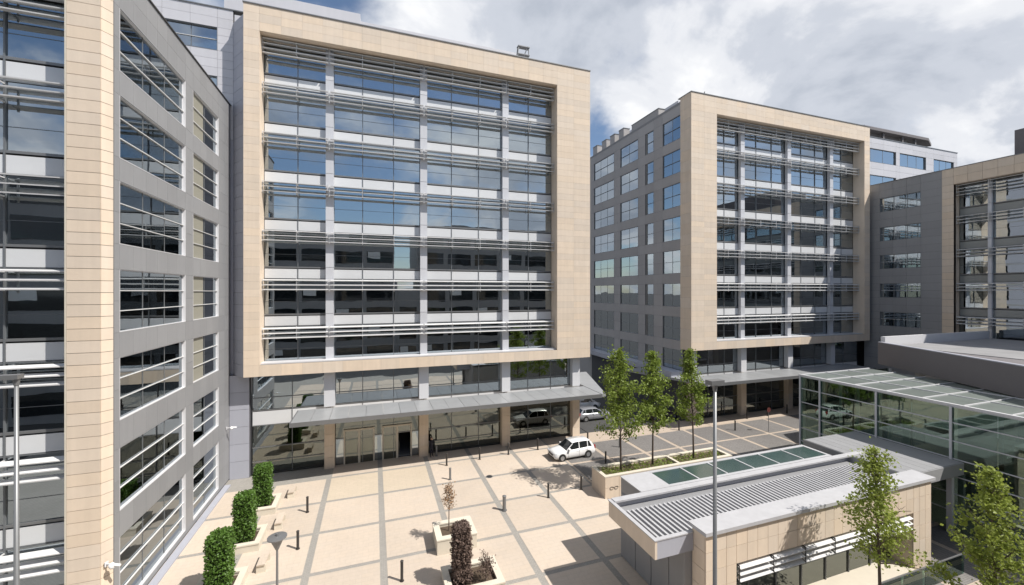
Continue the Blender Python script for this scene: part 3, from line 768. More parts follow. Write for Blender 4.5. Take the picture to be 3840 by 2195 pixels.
# recessed glazing, ledge, louvres
for i in range(7):
    a = 15.06+(27.34-15.06)*i/7; b = 15.06+(27.34-15.06)*(i+1)/7
    bx('window_pane', ID, a+0.02, b-0.02, 14.5, 14.53, 0.14, 3.04, 'glass_low', P)
    bx('mullion', ID, b-0.03, b+0.03, 14.44, 14.495, 0.12, 3.04, 'mullion', P)
bx('ledge', ID, 15.05, 27.35, 13.35, 14.5, 0.013, 0.13, 'stone_pale', P)
bx('inner_wall', ID, 15, 27.4, 17.0, 17.2, 0.02, 4.0, 'panel_lilac', P)
for i in range(6):
    a = 15.12+(27.3-15.12)*i/6; b = 15.12+(27.3-15.12)*(i+1)/6
    for j in range(3):
        bx('louvre_blade', ID, a+0.04, b-0.04, 13.42, 13.68, 2.88-0.28*j, 2.91-0.28*j, 'louvre', P, rx=R(20))
    q = MB(); q.box(a-0.015, a+0.015, 13.44, 13.47, 2.25, 3.02); q.box(a-0.015, a+0.015, 13.48, 14.4, 2.96, 3.02); q.obj('louvre_bracket', 'dark_metal', ID, P)
# slatted roof tray
RX0, RX1, RY0, RY1, RZ = 11.26, 30.3, 14.2, 17.75, 4.4
q = MB()
q.box(RX0+0.12, 13.29, RY0, RY0+0.12, 3.62, RZ)
q.box(RX0+0.12, RX1, RY1-0.12, RY1, 3.62, RZ+0.0)
q.obj('fascia', 'panel_lilac', ID, P)
q = MB(); q.box(RX0-0.03, RX0+0.16, RY0-0.03, RY1+0.03, RZ+0.001, RZ+0.05); q.box(RX0+0.162, 13.28, RY0-0.03, RY0+0.16, RZ+0.001, RZ+0.05)
q.box(RX0+0.162, RX1, RY1-0.34, RY1+0.03, RZ+0.001, RZ+0.09); q.obj('roof_coping', 'coping', ID, P)
bx('roof_deck', ID, RX0+0.12, RX1, RY0+0.12, RY1-0.12, 3.64, 3.70, 'black', P)
bx('gutter', ID, RX0+0.13, RX1-0.02, 17.05, RY1-0.13, 3.86, 4.06, 'panel_grey', P)
x = RX0+0.28; k = 0
while x < 29.6:
    bx('roof_slat', ID, x, x+0.11, 14.45, 17.03, 4.02, 4.18, 'coping', P); x += 0.272; k += 1
q = MB()
for y in (15.2, 16.1): q.box(RX0+0.14, RX1-0.1, y-0.04, y+0.04, 3.86, 4.0)
q.obj('slat_bearer', 'dark_metal', ID, P)
bx('side_fascia', ID, RX0, RX0+0.119, RY0, RY1, 3.62, RZ, 'stone', P)
# body under the roof
q = MB(); q.box(13.3, 13.45, 14.3, 19.7, 0, 3.62); q.box(12.9, 13.299, 14.3, 14.4, 0, 3.6)
q.obj('side_wall', 'panel_grey', ID, P)
for i in range(4): bx('wall_panel', ID, 13.262, 13.298, 14.45+i*1.3, 15.7+i*1.3, 0.05, 3.6, 'panel_grey', P)
bx('back_wall', ID, 13.46, 27.7, 19.55, 19.7, 0, 4.2, 'panel_grey', P)
# skylight box
q = MB(); q.box(13.3, 13.45, 17.77, 19.7, 3.63, 4.44); q.obj('skylight_side', 'panel_grey', ID, P)
q = MB(); q.box(13.25, 15.2, 17.80, 19.72, 4.445, 4.50); q.box(15.2, 27.75, 19.5, 19.72, 4.445, 4.505); q.box(15.2, 27.75, 17.8, 18.0, 4.445, 4.505); q.box(27.55, 27.75, 18.0, 19.5, 4.445, 4.505)
q.obj('skylight_curb', 'coping', ID, P)
for i in range(6):
    a = 15.2+(27.55-15.2)*i/6; b = 15.2+(27.55-15.2)*(i+1)/6
    bx('skylight_pane', ID, a+0.04, b-0.04, 18.0, 19.5, 4.46, 4.48, 'skylight', P)
    if i: bx('skylight_bar', ID, a-0.035, a+0.035, 18.0, 19.5, 4.45, 4.52, 'white_metal', P)
bx('skylight_well', ID, 15.2, 27.5, 17.9, 19.5, 3.0, 3.1, 'panel_lilac', P)
# link canopy to the glass hall
q = MB(); q.box(29.0, 34.44, 14.5, 20.5, 3.7, 4.42); q.obj('link_canopy', 'panel_grey', ID, P)
for i in range(8):
    a = 29.05+i*0.67
    bx('link_panel', ID, a, a+0.65, 14.55, 20.45, 4.422, 4.45, 'panel_grey', P)
for (x, y) in ((30.8, 14.9), (33.9, 14.9)): bx('link_post', ID, x-0.13, x+0.13, y-0.13, y+0.13, 0, 3.7, 'pilaster', P)
bx('link_back', ID, 29.2, 34.3, 19.9, 20.1, 0, 3.7, 'charcoal', P)
bx('dark_glazing', ID, 29.2, 34.3, 17.4, 17.45, 0, 3.7, 'car_glass', P)

# glass balustrade in front of pavilion
GB = empty('glass_balustrade', (26, 12.5, 0), 'low clear glass balustrade with a thin pale rail in front of the pavilion', 'balustrade')
for i in range(4):
    bx('glass_panel', ID, 22.9+i*1.7, 24.57+i*1.7, 12.49, 12.51, 0.05, 1.06, 'glass_hall', GB)
bx('handrail', ID, 22.85, 29.7, 12.47, 12.53, 1.065, 1.11, 'metal', GB)

# ------------------------------------------------------------------ planters
def planter(name, x0, x1, y0, y1, h, t, label, m='stone_pale', div=None, soil=True, group=None, course=None):
    p = empty(name, ((x0+x1)/2, (y0+y1)/2, 0), label, 'planter', group)
    h2 = h-0.08
    q = MB(); q.box(x0, x1, y0, y0+t, 0.0, h2); q.box(x0, x1, y1-t, y1, 0.0, h2); q.box(x0, x0+t, y0+t, y1-t, 0.0, h2); q.box(x1-t, x1, y0+t, y1-t, 0.0, h2)
    if div: q.box(div-t/2, div+t/2, y0+t, y1-t, 0.0, h2)
    q.obj('planter_wall', m, ID, p)
    e = 0.03; q = MB()
    q.box(x0-e, x1+e, y0-e, y0+t+e, h2+0.002, h); q.box(x0-e, x1+e, y1-t-e, y1+e, h2+0.002, h)
    q.box(x0-e, x0+t+e, y0+t+e, y1-t-e, h2+0.002, h); q.box(x1-t-e, x1+e, y0+t+e, y1-t-e, h2+0.002, h)
    if div: q.box(div-t/2, div+t/2, y0+t+e, y1-t-e, h2+0.002, h)
    q.obj('rim', 'stone_pale', ID, p)
    if soil: bx('soil', ID, x0+t, x1-t, y0+t, y1-t, 0.0, h-0.22, 'soil', p)
    return p
p1 = planter('tree_planter', 15.8, 27.7, 25.4, 27.25, 1.6, 0.22, 'long raised stone planter holding three trees beside the pavilion', 'stone', div=22.6)
clad(ID, p1, 'stone_tile', 15.8, 27.7, 0.0, 1.5, 25.37, 25.398, 1.19, 0.75, 'stone', gap=0.02)
# carved emblem: two small scroll rings on the planter front
q = MB()
for k in range(2):
    cxx = 16.35+0.38*k
    for a in range(10):
        t0, t1 = a*0.55, (a+1)*0.55
        q.tube([(cxx+0.16*math.cos(t0), 25.355, 0.72+0.10*math.sin(t0)), (cxx+0.16*math.cos(t1), 25.355, 0.72+0.10*math.sin(t1))], 0.022, 5)
q.obj('carved_emblem', 'stone_joint', ID, p1)

# ------------------------------------------------------------------ vegetation
def leaf_cloud(pts, size, seed):
    rr = random.Random(seed); V = []; F = []
    for p in pts:
        s = size*rr.uniform(0.6, 1.35)
        n = Vector((rr.gauss(0, 1), rr.gauss(0, 1), rr.gauss(0.4, 1))).normalized()
        a = n.orthogonal().normalized(); b = n.cross(a); t = rr.uniform(0, 6.28)
        u = (a*math.cos(t)+b*math.sin(t))*s*0.5; v = (b*math.cos(t)-a*math.sin(t))*s*0.36
        k = len(V); up = n*s*0.10
        V += [tuple(p-u), tuple(p+v+up), tuple(p+u), tuple(p-v+up)]
        F += [(k, k+1, k+2), (k, k+2, k+3)]
    return V, F
def tree(name, loc, h, cb, rmax, label, n_br=34, nleaf=3800, leaf=0.2, lm='leaf', group='young street trees', seed=1, trunk_r=0.07, shape=1.0, dens=1.0):
    rr = random.Random(seed)
    t = empty(name, loc, label, 'tree', group); T = Matrix.Translation(loc)
    q = MB(); pts = []; lean = (rr.uniform(-.12, .12), rr.uniform(-.12, .12))
    for i in range(9):
        f = i/8; pts.append((lean[0]*f*f*2+0.03*math.sin(5*f+seed), lean[1]*f*f*2, h*0.97*f))
    q.tube(pts, [trunk_r*(1-0.85*i/8)+0.008 for i in range(9)], 8)
    q.obj('trunk', 'bark', T, t, smooth=True)
    br = MB(); lp = []
    for k in range(n_br):
        f = (k+0.5)/n_br; z = cb + (h*0.96-cb)*f**0.9
        ln = rmax*((1-f)**0.75*0.95+0.10)*rr.uniform(0.5, 1.2)*(1.0 if f > 0.08 else 0.8)
        az = k*2.399 + rr.uniform(-.5, .5); el = R(rr.uniform(22, 48))+f*0.4
        d = Vector((math.cos(az)*math.cos(el), math.sin(az)*math.cos(el), math.sin(el)))
        fz = z/h; base = Vector((lean[0]*fz*fz*2, lean[1]*fz*fz*2, z - ln*0.25))
        P = [base]; 
        for j in range(1, 5):
            P.append(base + d*ln*j/4 + Vector((rr.gauss(0, .05), rr.gauss(0, .05), -0.10*ln*(j/4)**2)))
        br.tube(P, [0.026*(1-j*0.2)+0.005 for j in range(5)], 5, cap=False)
        m = int(nleaf/n_br*(0.35+1.1*ln/rmax))
        cl = [(rr.uniform(0.30, 1.08), rr.gauss(0, 0.17*rmax/1.7)*1.0, rr.gauss(0, 0.17), rr.gauss(0, .15)) for _ in range(4)]
        for i in range(m):
            c = rr.choice(cl); u = c[0]
            p = base + d*ln*u + Vector((c[1], c[2], c[3])) + Vector((rr.gauss(0, .15), rr.gauss(0, .15), rr.gauss(0, .14)))*(rmax/1.7)
            lp.append(p)
        # twigs
        for _ in range(3):
            u = rr.uniform(.4, .95); s0 = base+d*ln*u
            br.tube([s0, s0+Vector((rr.gauss(0, .2), rr.gauss(0, .2), rr.uniform(.05, .3)))], [0.01, 0.004], 4, cap=False)
    br.obj('branches', 'bark', T, t)
    for i in range(int(nleaf*0.03)): lp.append(Vector((rr.gauss(lean[0]*2, .12), rr.gauss(lean[1]*2, .12), h*rr.uniform(.9, 1.0))))
    V, F = leaf_cloud(lp, leaf, seed)
    c = MB(); c.v = V; c.f = F; c.obj('crown', lm, T, t)
    return t
tree('plaza_tree', (17.75, 26.3, 1.3), 9.3, 2.7, 2.6, 'bright green young tree in the planter, nearest the parked white car', seed=3, nleaf=5200, leaf=0.185)
tree('plaza_tree', (20.7, 26.35, 1.3), 9.0, 2.9, 1.95, 'middle one of the three trees in the long stone planter', seed=5, nleaf=3900, leaf=0.18)
tree('plaza_tree', (24.7, 26.4, 1.3), 9.0, 2.9, 1.9, 'third planter tree, standing just left of the tall lamp post', seed=8, nleaf=3700, leaf=0.18)
tree('plaza_tree', (20.9, 11.45, 0), 8.2, 3.1, 1.75, 'light green young tree in front of the pavilion\'s louvred stone wall', lm='leaf_light', seed=14, nleaf=4500, leaf=0.125, n_br=40)
tree('plaza_tree', (24.1, 9.2, 0), 7.8, 1.7, 1.75, 'leafy green tree at the lower right corner by the glass hall', lm='leaf_light', seed=21, nleaf=6200, leaf=0.13, n_br=46)

def hedge_mesh(w, h, n, leaf, seed, rough=0.05):
    rr = random.Random(seed); pts = []
    for i in range(n):
        f = rr.random()
        z = rr.uniform(0, h); a = rr.uniform(-w/2, w/2)
        rnd = 0.10
        side = rr.randrange(5)
        if side == 4: p = Vector((rr.uniform(-w/2, w/2), rr.uniform(-w/2, w/2), h + 0.03))
        elif side == 0: p = Vector((a, -w/2, z))
        elif side == 1: p = Vector((a, w/2, z))
        elif side == 2: p = Vector((-w/2, a, z))
        else: p = Vector((w/2, a, z))
        # round the box a little and make it lumpy
        k = 1 - 0.10*max(0, (p.z/h-0.85)/0.15)**2 - 0.07*(abs(p.x)/(w/2))**6*(abs(p.y)/(w/2))**6
        nz_ = 1 + 0.10*mnoise.noise(p*1.9+Vector((seed, 0, 0)))
        p = Vector((p.x*k*nz_, p.y*k*nz_, p.z*(1+0.03*mnoise.noise(p*1.3))))
        p += Vector((rr.gauss(0, rough), rr.gauss(0, rough), rr.gauss(0, rough)))
        pts.append(p)
    return leaf_cloud(pts, leaf, seed)
def hedge(loc, w, h, label, lm='leaf_dark', core='leaf_core', seed=1, n=5200, group='clipped box hedges', name='clipped_hedge', leaf=0.12):
    t = empty(name, loc, label, 'hedge', group); T = Matrix.Translation(loc)
    c = MB(); c.v, c.f = hedge_mesh(w, h, n, leaf, seed); c.obj('foliage', lm, T, t)
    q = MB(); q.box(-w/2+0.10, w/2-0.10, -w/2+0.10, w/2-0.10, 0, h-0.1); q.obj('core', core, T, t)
    return t
for i, y in enumerate((23.7, 27.8, 31.9)):
    planter('hedge_planter', -8.3, -6.3, y-1.0, y+1.0, 0.48, 0.25,
            ['low pale stone planter under the green hedge nearest the camera', 'low pale stone planter under the middle green hedge', 'low pale stone planter under the hedge by the middle block'][i],
            group='low hedge planters')
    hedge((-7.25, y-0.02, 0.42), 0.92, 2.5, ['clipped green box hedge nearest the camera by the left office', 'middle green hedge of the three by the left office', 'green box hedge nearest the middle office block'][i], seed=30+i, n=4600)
    # bench
    if i < 3:
        b = empty('stone_bench', (-5.7, y+1.8, 0), ['pale bench beside the nearest green hedge', 'pale bench beside the middle green hedge', 'pale bench beside the green hedge by the office block'][i], 'bench', 'pale plaza benches')
        bx('seat', ID, -5.9, -5.5, y+0.9, y+2.2, 0.40, 0.47, 'pave', b)
        for yy in (y+1.05, y+2.05): bx('leg', ID, -5.92, -5.48, yy-0.09, yy+0.09, 0.012, 0.398, 'stone_pale', b)
planter('square_planter', 3.4, 5.7, 23.0, 24.9, 0.88, 0.30, 'square pale planter with a thin tan tree in the middle of the plaza', 'stone_pale')
planter('front_planter', 3.35, 6.2, 19.2, 21.3, 0.5, 0.28, 'low pale planter holding the withered brown hedge', 'stone_pale')
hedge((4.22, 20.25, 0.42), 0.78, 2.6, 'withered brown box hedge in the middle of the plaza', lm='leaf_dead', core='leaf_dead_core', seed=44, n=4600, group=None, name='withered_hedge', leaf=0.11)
def bare(name, loc, h, r, label, n=26, lm=None, seed=2, nl=240, leaf=0.08, cat='tree', low=0.45, bm='bark'):
    rr = random.Random(seed); t = empty(name, loc, label, cat); T = Matrix.Translation(loc)
    q = MB(); q.tube([(0, 0, 0), (0.01, 0, h*.5), (0.02, 0.01, h*.93)], [0.035, 0.025, 0.01], 6); q.obj('trunk', bm, T, t)
    q = MB(); lp = []
    for k in range(n):
        f = low+(0.95-low)*k/n; az = k*2.4; ln = r*rr.uniform(.5, 1)*(1.15-f*0.6)
        a = Vector((0, 0, h*f)); e = a+Vector((math.cos(az)*ln, math.sin(az)*ln, ln*rr.uniform(.7, 1.4)))
        m = (a+e)/2+Vector((0, 0, -0.05))
        q.tube([a, m, e], [0.013, 0.009, 0.004], 4, cap=False)
        for _ in range(3):
            s0 = a.lerp(e, rr.uniform(.3, .9)); s1 = s0+Vector((rr.gauss(0, .12), rr.gauss(0, .12), rr.uniform(.05, .25))); q.tube([s0, s1], [0.007, 0.003], 3, cap=False)
        for _ in range(nl//n): lp.append(a.lerp(e, rr.uniform(.3, 1.1))+Vector((rr.gauss(0, .07), rr.gauss(0, .07), rr.gauss(0, .07))))
    q.obj('branches', bm, T, t)
    c = MB(); c.v, c.f = leaf_cloud(lp, leaf, seed); c.obj('crown', lm or 'leaf_tan', T, t)
bare('sapling', (4.25, 24.1, 0.7), 2.65, 0.55, 'thin sapling with tan leaves in the square plaza planter', nl=420, leaf=0.10, seed=9)
hp = (5.35, 19.75, 0.35)
bare('dry_shrub', hp, 1.15, 0.5, 'bare brown shrub at the bottom edge beside the withered hedge', n=30, lm='leaf_dead', nl=420, leaf=0.09, seed=12, cat='shrub', low=0.1)
rr = random.Random(5)
# weeds in long planter
pts = [Vector((rr.uniform(16.1, 27.4), rr.uniform(25.7, 27.0), 1.42+abs(rr.gauss(0, .07)))) for _ in range(1300)]
c = MB(); c.v, c.f = leaf_cloud(pts, 0.12, 4); c.obj('planter_weeds', 'leaf', kind='stuff', label='low weeds growing in the long tree planter', cat='weeds')

# ------------------------------------------------------------------ bollards
def bollard_proto(h, r, m, nm):
    o = empty(nm, (0, 0, 0), 'x', 'bollard', 'black steel bollards' if m == 'black' else 'grey bollards')
    q = MB(); q.tube([(0, 0, 0.0), (0, 0, h-0.08)], r, 10); q.obj('post', m, ID, o)
    q = MB(); q.tube([(0, 0, h-0.08), (0, 0, h-0.03), (0, 0, h)], [r*1.12, r*1.12, r*0.6], 10); q.obj('cap', m, ID, o)
    q = MB(); q.tube([(0, 0, 0.0), (0, 0, 0.03)], r*1.5, 10); q.obj('foot', m, ID, o)
    return o
def vg(x, y, z=0):
    # offline-measured spots, metres
    return (x, y, z)
BL = [(-4.27, 30.4, 'black bollard beside the farthest hedge, left part of the plaza'), (-4.19, 26.25, 'black bollard right of the middle green hedge'),
      (1.37, 21.6, 'black bollard at the lower edge, left of the withered hedge'),
      (5.93, 34.7, 'leftmost black bollard of the row before the entrance front'), (8.93, 35.0, 'second black bollard of the row before the entrance front'),
      (11.7, 35.2, 'third black bollard before the entrance front, left of the white car'), (14.7, 35.4, 'black bollard just behind the bonnet of the white car'),
      (12.0, 26.9, 'black bollard on the plaza, left of the tree shadow, nearest the withered hedge'), (14.85, 27.2, 'black bollard just below the tree shadow, left of the long planter'),
      (20.0, 35.3, 'black bollard behind the tail of the white car'),
      (19.1, 30.6, 'black bollard in front of the planter, right of the white car'),
      (31.2, 35.4, 'black bollard under the third planter tree'), (36.9, 33.4, 'black bollard on the grey paving right of the tall lamp post'),
      (41.6, 36.0, 'black bollard before the right block, nearer of its doorway pair'), (44.9, 36.0, 'black bollard before the right block, second from the doorway'),
      (48.1, 36.0, 'black bollard before the right block, by the glass hall corner')]
pb = bollard_proto(1.08, 0.075, 'black', 'bollard')
for i, (x, y, l) in enumerate(BL):
    if i == 0: pb.matrix_basis = Matrix.Translation((x, y, 0.012)); W[pb.name] = Matrix.Translation((x, y, 0.012)); pb['label'] = l
    else: copy_tree(pb, Matrix.Translation((x, y, 0.012)), l)
pg = bollard_proto(0.95, 0.085, 'metal', 'grey_bollard')
GL = [(5.75, 32.0, 'slim grey bollard near the left end of the black bollard row', 1), (8.45, 26.3, 'thick grey bollard where two paving strips cross', 1.5),
      (4.9+0.5, 37.0, 'grey bollard beside the person at the second stone column', 1), (22.4, 33.4, 'grey bollard on the street paving behind the first tree', 1)]
for i, (x, y, l, s_) in enumerate(GL):
    mw = Matrix.Translation((x, y, 0.012)) @ Matrix.Diagonal((s_, s_, 1.08 if s_ > 1 else 1, 1))
    if i == 0: pg.matrix_basis = mw; W[pg.name] = mw; pg['label'] = l
    else: copy_tree(pg, mw, l)

# drain cover on the plaza
dr = empty('drain_cover', (8.85, 31.5, 0.013), 'small round dark drain cover on the beige paving', 'drain cover')
q = MB(); q.tube([(8.85, 31.5, 0.013), (8.85, 31.5, 0.018)], 0.28, 16); q.obj('ring', 'metal', ID, dr)
q = MB(); q.tube([(8.85, 31.5, 0.0185), (8.85, 31.5, 0.022)], 0.22, 16); q.obj('lid', 'dark_metal', ID, dr)

# ------------------------------------------------------------------ lamp posts
def lamp(loc, h, label, head_dir=(-1, 0)):
    o = empty('lamp_post', loc, label, 'lamp post', 'tall grey lamp posts'); T = Matrix.Translation(loc)
    q = MB(); q.tube([(0, 0, 0), (0, 0, 1.2), (0, 0, 1.25), (0, 0, h)], [0.11, 0.11, 0.085, 0.06], 12); q.obj('pole', 'metal', T, o, smooth=True)
    q = MB(); q.tube([(0, 0, 0), (0, 0, 0.04)], 0.22, 12); q.obj('base_plate', 'metal', T, o)
    q = MB(); q.box(-0.62 if head_dir[0] < 0 else -0.3, 0.12 if head_dir[0] < 0 else 0.3, -0.16, 0.16, h, h+0.16); q.obj('lamp_head', 'metal', T, o)
    q = MB(); q.box(-0.58 if head_dir[0] < 0 else -0.26, 0.0 if head_dir[0] < 0 else 0.26, -0.12, 0.12, h-0.02, h-0.002); q.obj('diffuser', 'lamp_glass', T, o)
    q = MB(); q.tube([(0, 0, h-0.25), (0, 0, h)], [0.075, 0.10], 10); q.obj('bracket', 'metal', T, o)
lamp((-12.6, 20.2, 0), 11.75, 'tall grey lamp post before the louvred windows at the left edge')
lamp((12.0, 11.75, 0), 11.55, 'tall grey lamp post standing before the slatted pavilion roof', (1, 0))
sl = empty('plaza_lantern', (-4.1, 20.5, 0.0), 'short lantern with an inverted cone head at the bottom left of the plaza', 'lantern')
T = Matrix.Translation((-4.1, 20.5, 0))
q = MB(); q.tube([(0, 0, 0), (0, 0, 3.45)], [0.06, 0.045], 10); q.obj('pole', 'metal', T, sl)
q = MB(); q.tube([(0, 0, 3.45), (0, 0, 3.98)], [0.07, 0.30], 14); q.obj('cone', 'metal', T, sl, smooth=False)
q = MB(); q.tube([(0, 0, 3.98), (0, 0, 4.02), (0, 0, 4.06)], [0.40, 0.40, 0.12], 16); q.obj('cap', 'metal', T, sl)
q = MB(); q.tube([(0, 0, 4.06), (0, 0, 4.16)], 0.06, 8); q.obj('finial', 'metal', T, sl)
# round sign on post
rs = empty('round_sign', (39.9, 31.9, 0), 'small round dark red sign on a thin post by the glass hall', 'sign')
T = Matrix.Translation((39.9, 31.9, 0)) ; rs.matrix_basis = T; W[rs.name] = T
q = MB(); q.tube([(0, 0, 0), (0, 0, 2.4)], 0.03, 6); q.obj('post', 'metal', T, rs)
q = MB(); q.tube([(0, -0.05, 2.35), (0, -0.02, 2.35)], 0.26, 16); q.obj('disc', 'red', T, rs)

# cctv cameras
def cctv(loc, label, rz):
    T = Matrix.Translation(loc) @ Matrix.Rotation(R(rz), 4, 'Z')
    o = empty('security_camera', loc, label, 'camera', 'wall security cameras'); o.matrix_basis = T; W[o.name] = T
    q = MB(); q.tube([(0, 0.02, 0), (0, -0.32, 0.03)], 0.03, 8); q.obj('arm', 'white_metal', T, o)
    q = MB(); q.box(-0.07, 0.07, -0.02, 0.02, -0.10, 0.10); q.obj('wall_plate', 'white_metal', T, o)
    q = MB(); q.tube([(0, -0.32, 0.10), (0, -0.32, 0.03), (0, -0.32, -0.05), (0, -0.32, -0.14)], [0.05, 0.11, 0.12, 0.07], 12); q.obj('dome', 'car_white', T, o, smooth=True)
    q = MB(); q.tube([(0.02, -0.40, 0.02), (0.12, -0.62, -0.03)], 0.055, 10); q.obj('camera_body', 'car_white', T, o)
cctv((-10.84, 36.9, 4.35), 'white security camera on the left office near the middle block', 90)
cctv((-11.0, 22.3, 3.15), 'white security camera low on the beige stone corner pier', 58)

# ------------------------------------------------------------------ vehicles
def car(loc, rz, paint, label, L=4.1, Wd=1.68, H=1.5, van=False, name='parked_car', cat='car'):
    T = Matrix.Translation(loc) @ Matrix.Rotation(R(rz), 4, 'Z')
    o = empty(name, loc, label, cat, None); o.matrix_basis = T; W[o.name] = T
    w = Wd/2; k = L/4.1
    belt = 0.92 if not van else 1.05
    # body loft: x from front (0) to rear (L)
    st = [(0.00, 0.78, 0.34, 0.58), (0.10, 0.90, 0.24, 0.70), (0.35, 0.97, 0.20, 0.77), (0.75, 1.0, 0.20, 0.83), (1.15, 1.0, 0.20, belt-0.01), (1.6, 1.0, 0.20, belt),
          (2.6, 1.0, 0.20, belt+0.02), (3.5, 1.0, 0.22, belt+0.05), (3.9, 0.97, 0.26, belt+0.05), (4.05, 0.92, 0.34, belt+0.0), (4.1, 0.86, 0.42, 0.75)]
    q = MB(); rings = []
    for x, ws, zl, zt in st:
        x *= k; ww = w*ws; zm = zl+(zt-zl)*0.45
        r = [(x, -ww*0.90, zl), (x, -ww*0.99, zl+0.10), (x, -ww, zm), (x, -ww*0.975, zt-0.07), (x, -ww*0.90, zt), (x, -ww*0.45, zt+0.03), (x, 0, zt+0.035)]
        r = r + [(a, -b, c) for a, b, c in r[-2::-1]]
        rings.append(len(q.v)); q.v += r
    m = 13
    for i in range(len(rings)-1):
        for j in range(m-1): q.f.append((rings[i]+j, rings[i+1]+j, rings[i+1]+j+1, rings[i]+j+1))
        q.f.append((rings[i]+m-1, rings[i+1]+m-1, rings[i+1], rings[i]))
    q.f.append(tuple(rings[0]+j for j in range(m))); q.f.append(tuple(rings[-1]+j for j in range(m))[::-1])
    q.obj('body', paint, T, o, smooth=True)
    # greenhouse
    zr = H
    gh = [(1.10, belt, 0.90), (1.78, zr-0.09, 0.76), (2.2, zr-0.03, 0.76), (3.0, zr-0.03, 0.76), (3.6, zr-0.09, 0.75), (3.98, belt+0.10, 0.84)]
    if van: gh = [(0.85, belt, 0.92), (1.35, zr-0.1, 0.84), (1.7, zr-0.03, 0.84), (3.2, zr-0.02, 0.84), (4.0, zr-0.05, 0.84), (4.08, belt+0.05, 0.9)]
    q = MB(); rings = []
    for x, zt, ws in gh:
        x *= k; zb = belt-0.03
        r = [(x if zt > belt+.2 else x, -w*0.93, zb), (x, -w*ws, zt-0.02), (x, -w*ws*0.93, zt), (x, 0, zt+0.02)]
        r += [(a, -b, c) for a, b, c in r[-2::-1]]
        rings.append(len(q.v)); q.v += r
    m = 7
    for i in range(len(rings)-1):
        for j in range(m-1): q.f.append((rings[i]+j, rings[i+1]+j, rings[i+1]+j+1, rings[i]+j+1))
    q.f.append(tuple(rings[0]+j for j in range(m))); q.f.append(tuple(rings[-1]+j for j in range(m))[::-1])
    q.obj('window_glass', 'car_glass', T, o)
    # roof skin
    q = MB(); rings = []
    for x, zt, ws in gh[1:5]:
        x *= k; r = [(x, -w*ws*1.012, zt-0.05), (x, -w*ws*0.95, zt+0.012), (x, 0, zt+0.035), (x, w*ws*0.95, zt+0.012), (x, w*ws*1.012, zt-0.05)]
        rings.append(len(q.v)); q.v += r
    for i in range(len(rings)-1):
        for j in range(4): q.f.append((rings[i]+j, rings[i+1]+j, rings[i+1]+j+1, rings[i]+j+1))
    q.obj('roof', paint, T, o, smooth=True)
    # pillars
    q = MB()
    for s in (-1, 1):
        def P(x, zt, ws, off=0.012): return Vector((x*k, s*(w*ws+off), zt))
        def strip(b0, t0, b1, t1):
            q.quad(b0, b1, t1, t0)
        A0 = gh[0]; A1 = gh[1]
        strip(P(A0[0]+0.02, belt, .93), P(A1[0]-0.02, A1[1]-.04, A1[2]), P(A0[0]+0.16, belt, .93), P(A1[0]+0.07, A1[1]-.04, A1[2]))
        for xb in ((2.42,), (3.28,)):
            x = xb[0]; strip(P(x-.04, belt, .93), P(x-.02, zr-.08, .765), P(x+.05, belt, .93), P(x+.05, zr-.08, .765))
        x = 3.72 if not van else 2.4
        strip(P(x, belt, .93), P(x-.22, zr-.11, .755), P(x+.24, belt+.03, .91), P(x-.04, zr-.14, .755))
    q.obj('pillars', paint, T, o)
    if van:
        for s in (-1, 1):
            bx('side_panel', T, 2.0*k, 4.05*k, s*w*0.86-0.04, s*w*0.86+0.04, belt-0.02, zr-0.12, paint, o)
    for x in (0.72*k, 3.30*k):
        for s in (-1, 1):
            ar = MB(); ar.tube([(x, s*(w-0.06), 0.31), (x, s*(w+0.004), 0.31)], 0.365, 20); ar.obj('wheel_arch', 'black', T, o)
            wh = MB(); wh.tube([(x, s*(w-0.18), 0.30), (x, s*(w+0.012), 0.30)], 0.30, 20); wo_ = wh.obj('wheel', 'tyre', T, o)
            rm = MB(); rm.tube([(x, s*(w+0.0125), 0.30), (x, s*(w+0.02), 0.30)], 0.19, 14); rm.obj('rim', 'rim', T, wo_)
    for s in (-1, 1):
        hl = MB(); hl.box(0.02, 0.30, min(s*w*0.52, s*w*0.90), max(s*w*0.52, s*w*0.90), 0.56, 0.71); hl.obj('headlight', 'lamp_glass', T, o)
        tl = MB(); tl.box(L-0.17, L-0.02, min(s*w*0.74, s*w*0.93), max(s*w*0.74, s*w*0.93), 0.72, 1.02); tl.obj('tail_light', 'tail', T, o)
        mi = MB(); mi.box(1.32*k, 1.48*k, min(s*w*0.97, s*(w+0.16)), max(s*w*0.97, s*(w+0.16)), belt+0.0, belt+0.14); mi.obj('wing_mirror', paint, T, o)
        ds = MB()
        for x in (1.32, 2.40, 3.22): ds.box(x*k, x*k+0.012, min(s*w*0.985, s*(w+0.003)), max(s*w*0.985, s*(w+0.003)), 0.30, belt-0.07)
        ds.obj('door_seam', 'black', T, o)
        dh = MB()
        for x in (2.18, 3.05): dh.box(x*k, x*k+0.16, min(s*w*0.98, s*(w+0.02)), max(s*w*0.98, s*(w+0.02)), 0.76, 0.80)
        dh.obj('door_handle', paint, T, o)
    g = MB(); g.box(-0.012, 0.05, -w*0.48, w*0.48, 0.46, 0.60); g.obj('grille', 'black', T, o)
    g = MB(); g.box(-0.018, 0.04, -w*0.7, w*0.7, 0.28, 0.38); g.obj('lower_grille', 'black', T, o)
    g = MB(); g.box(-0.02, 0.0, -0.26, 0.26, 0.39, 0.46); g.obj('number_plate', 'spandrel', T, o)
    return o
car((14.95, 32.95, 0.012), 2, 'car_white', 'white estate car parked on the plaza by the grey paving', L=4.15, H=1.52)
car((26.6, 41.9, 0.0), 180, 'car_silver', 'silver car parked in the side street behind the plaza', L=4.4, H=1.42)
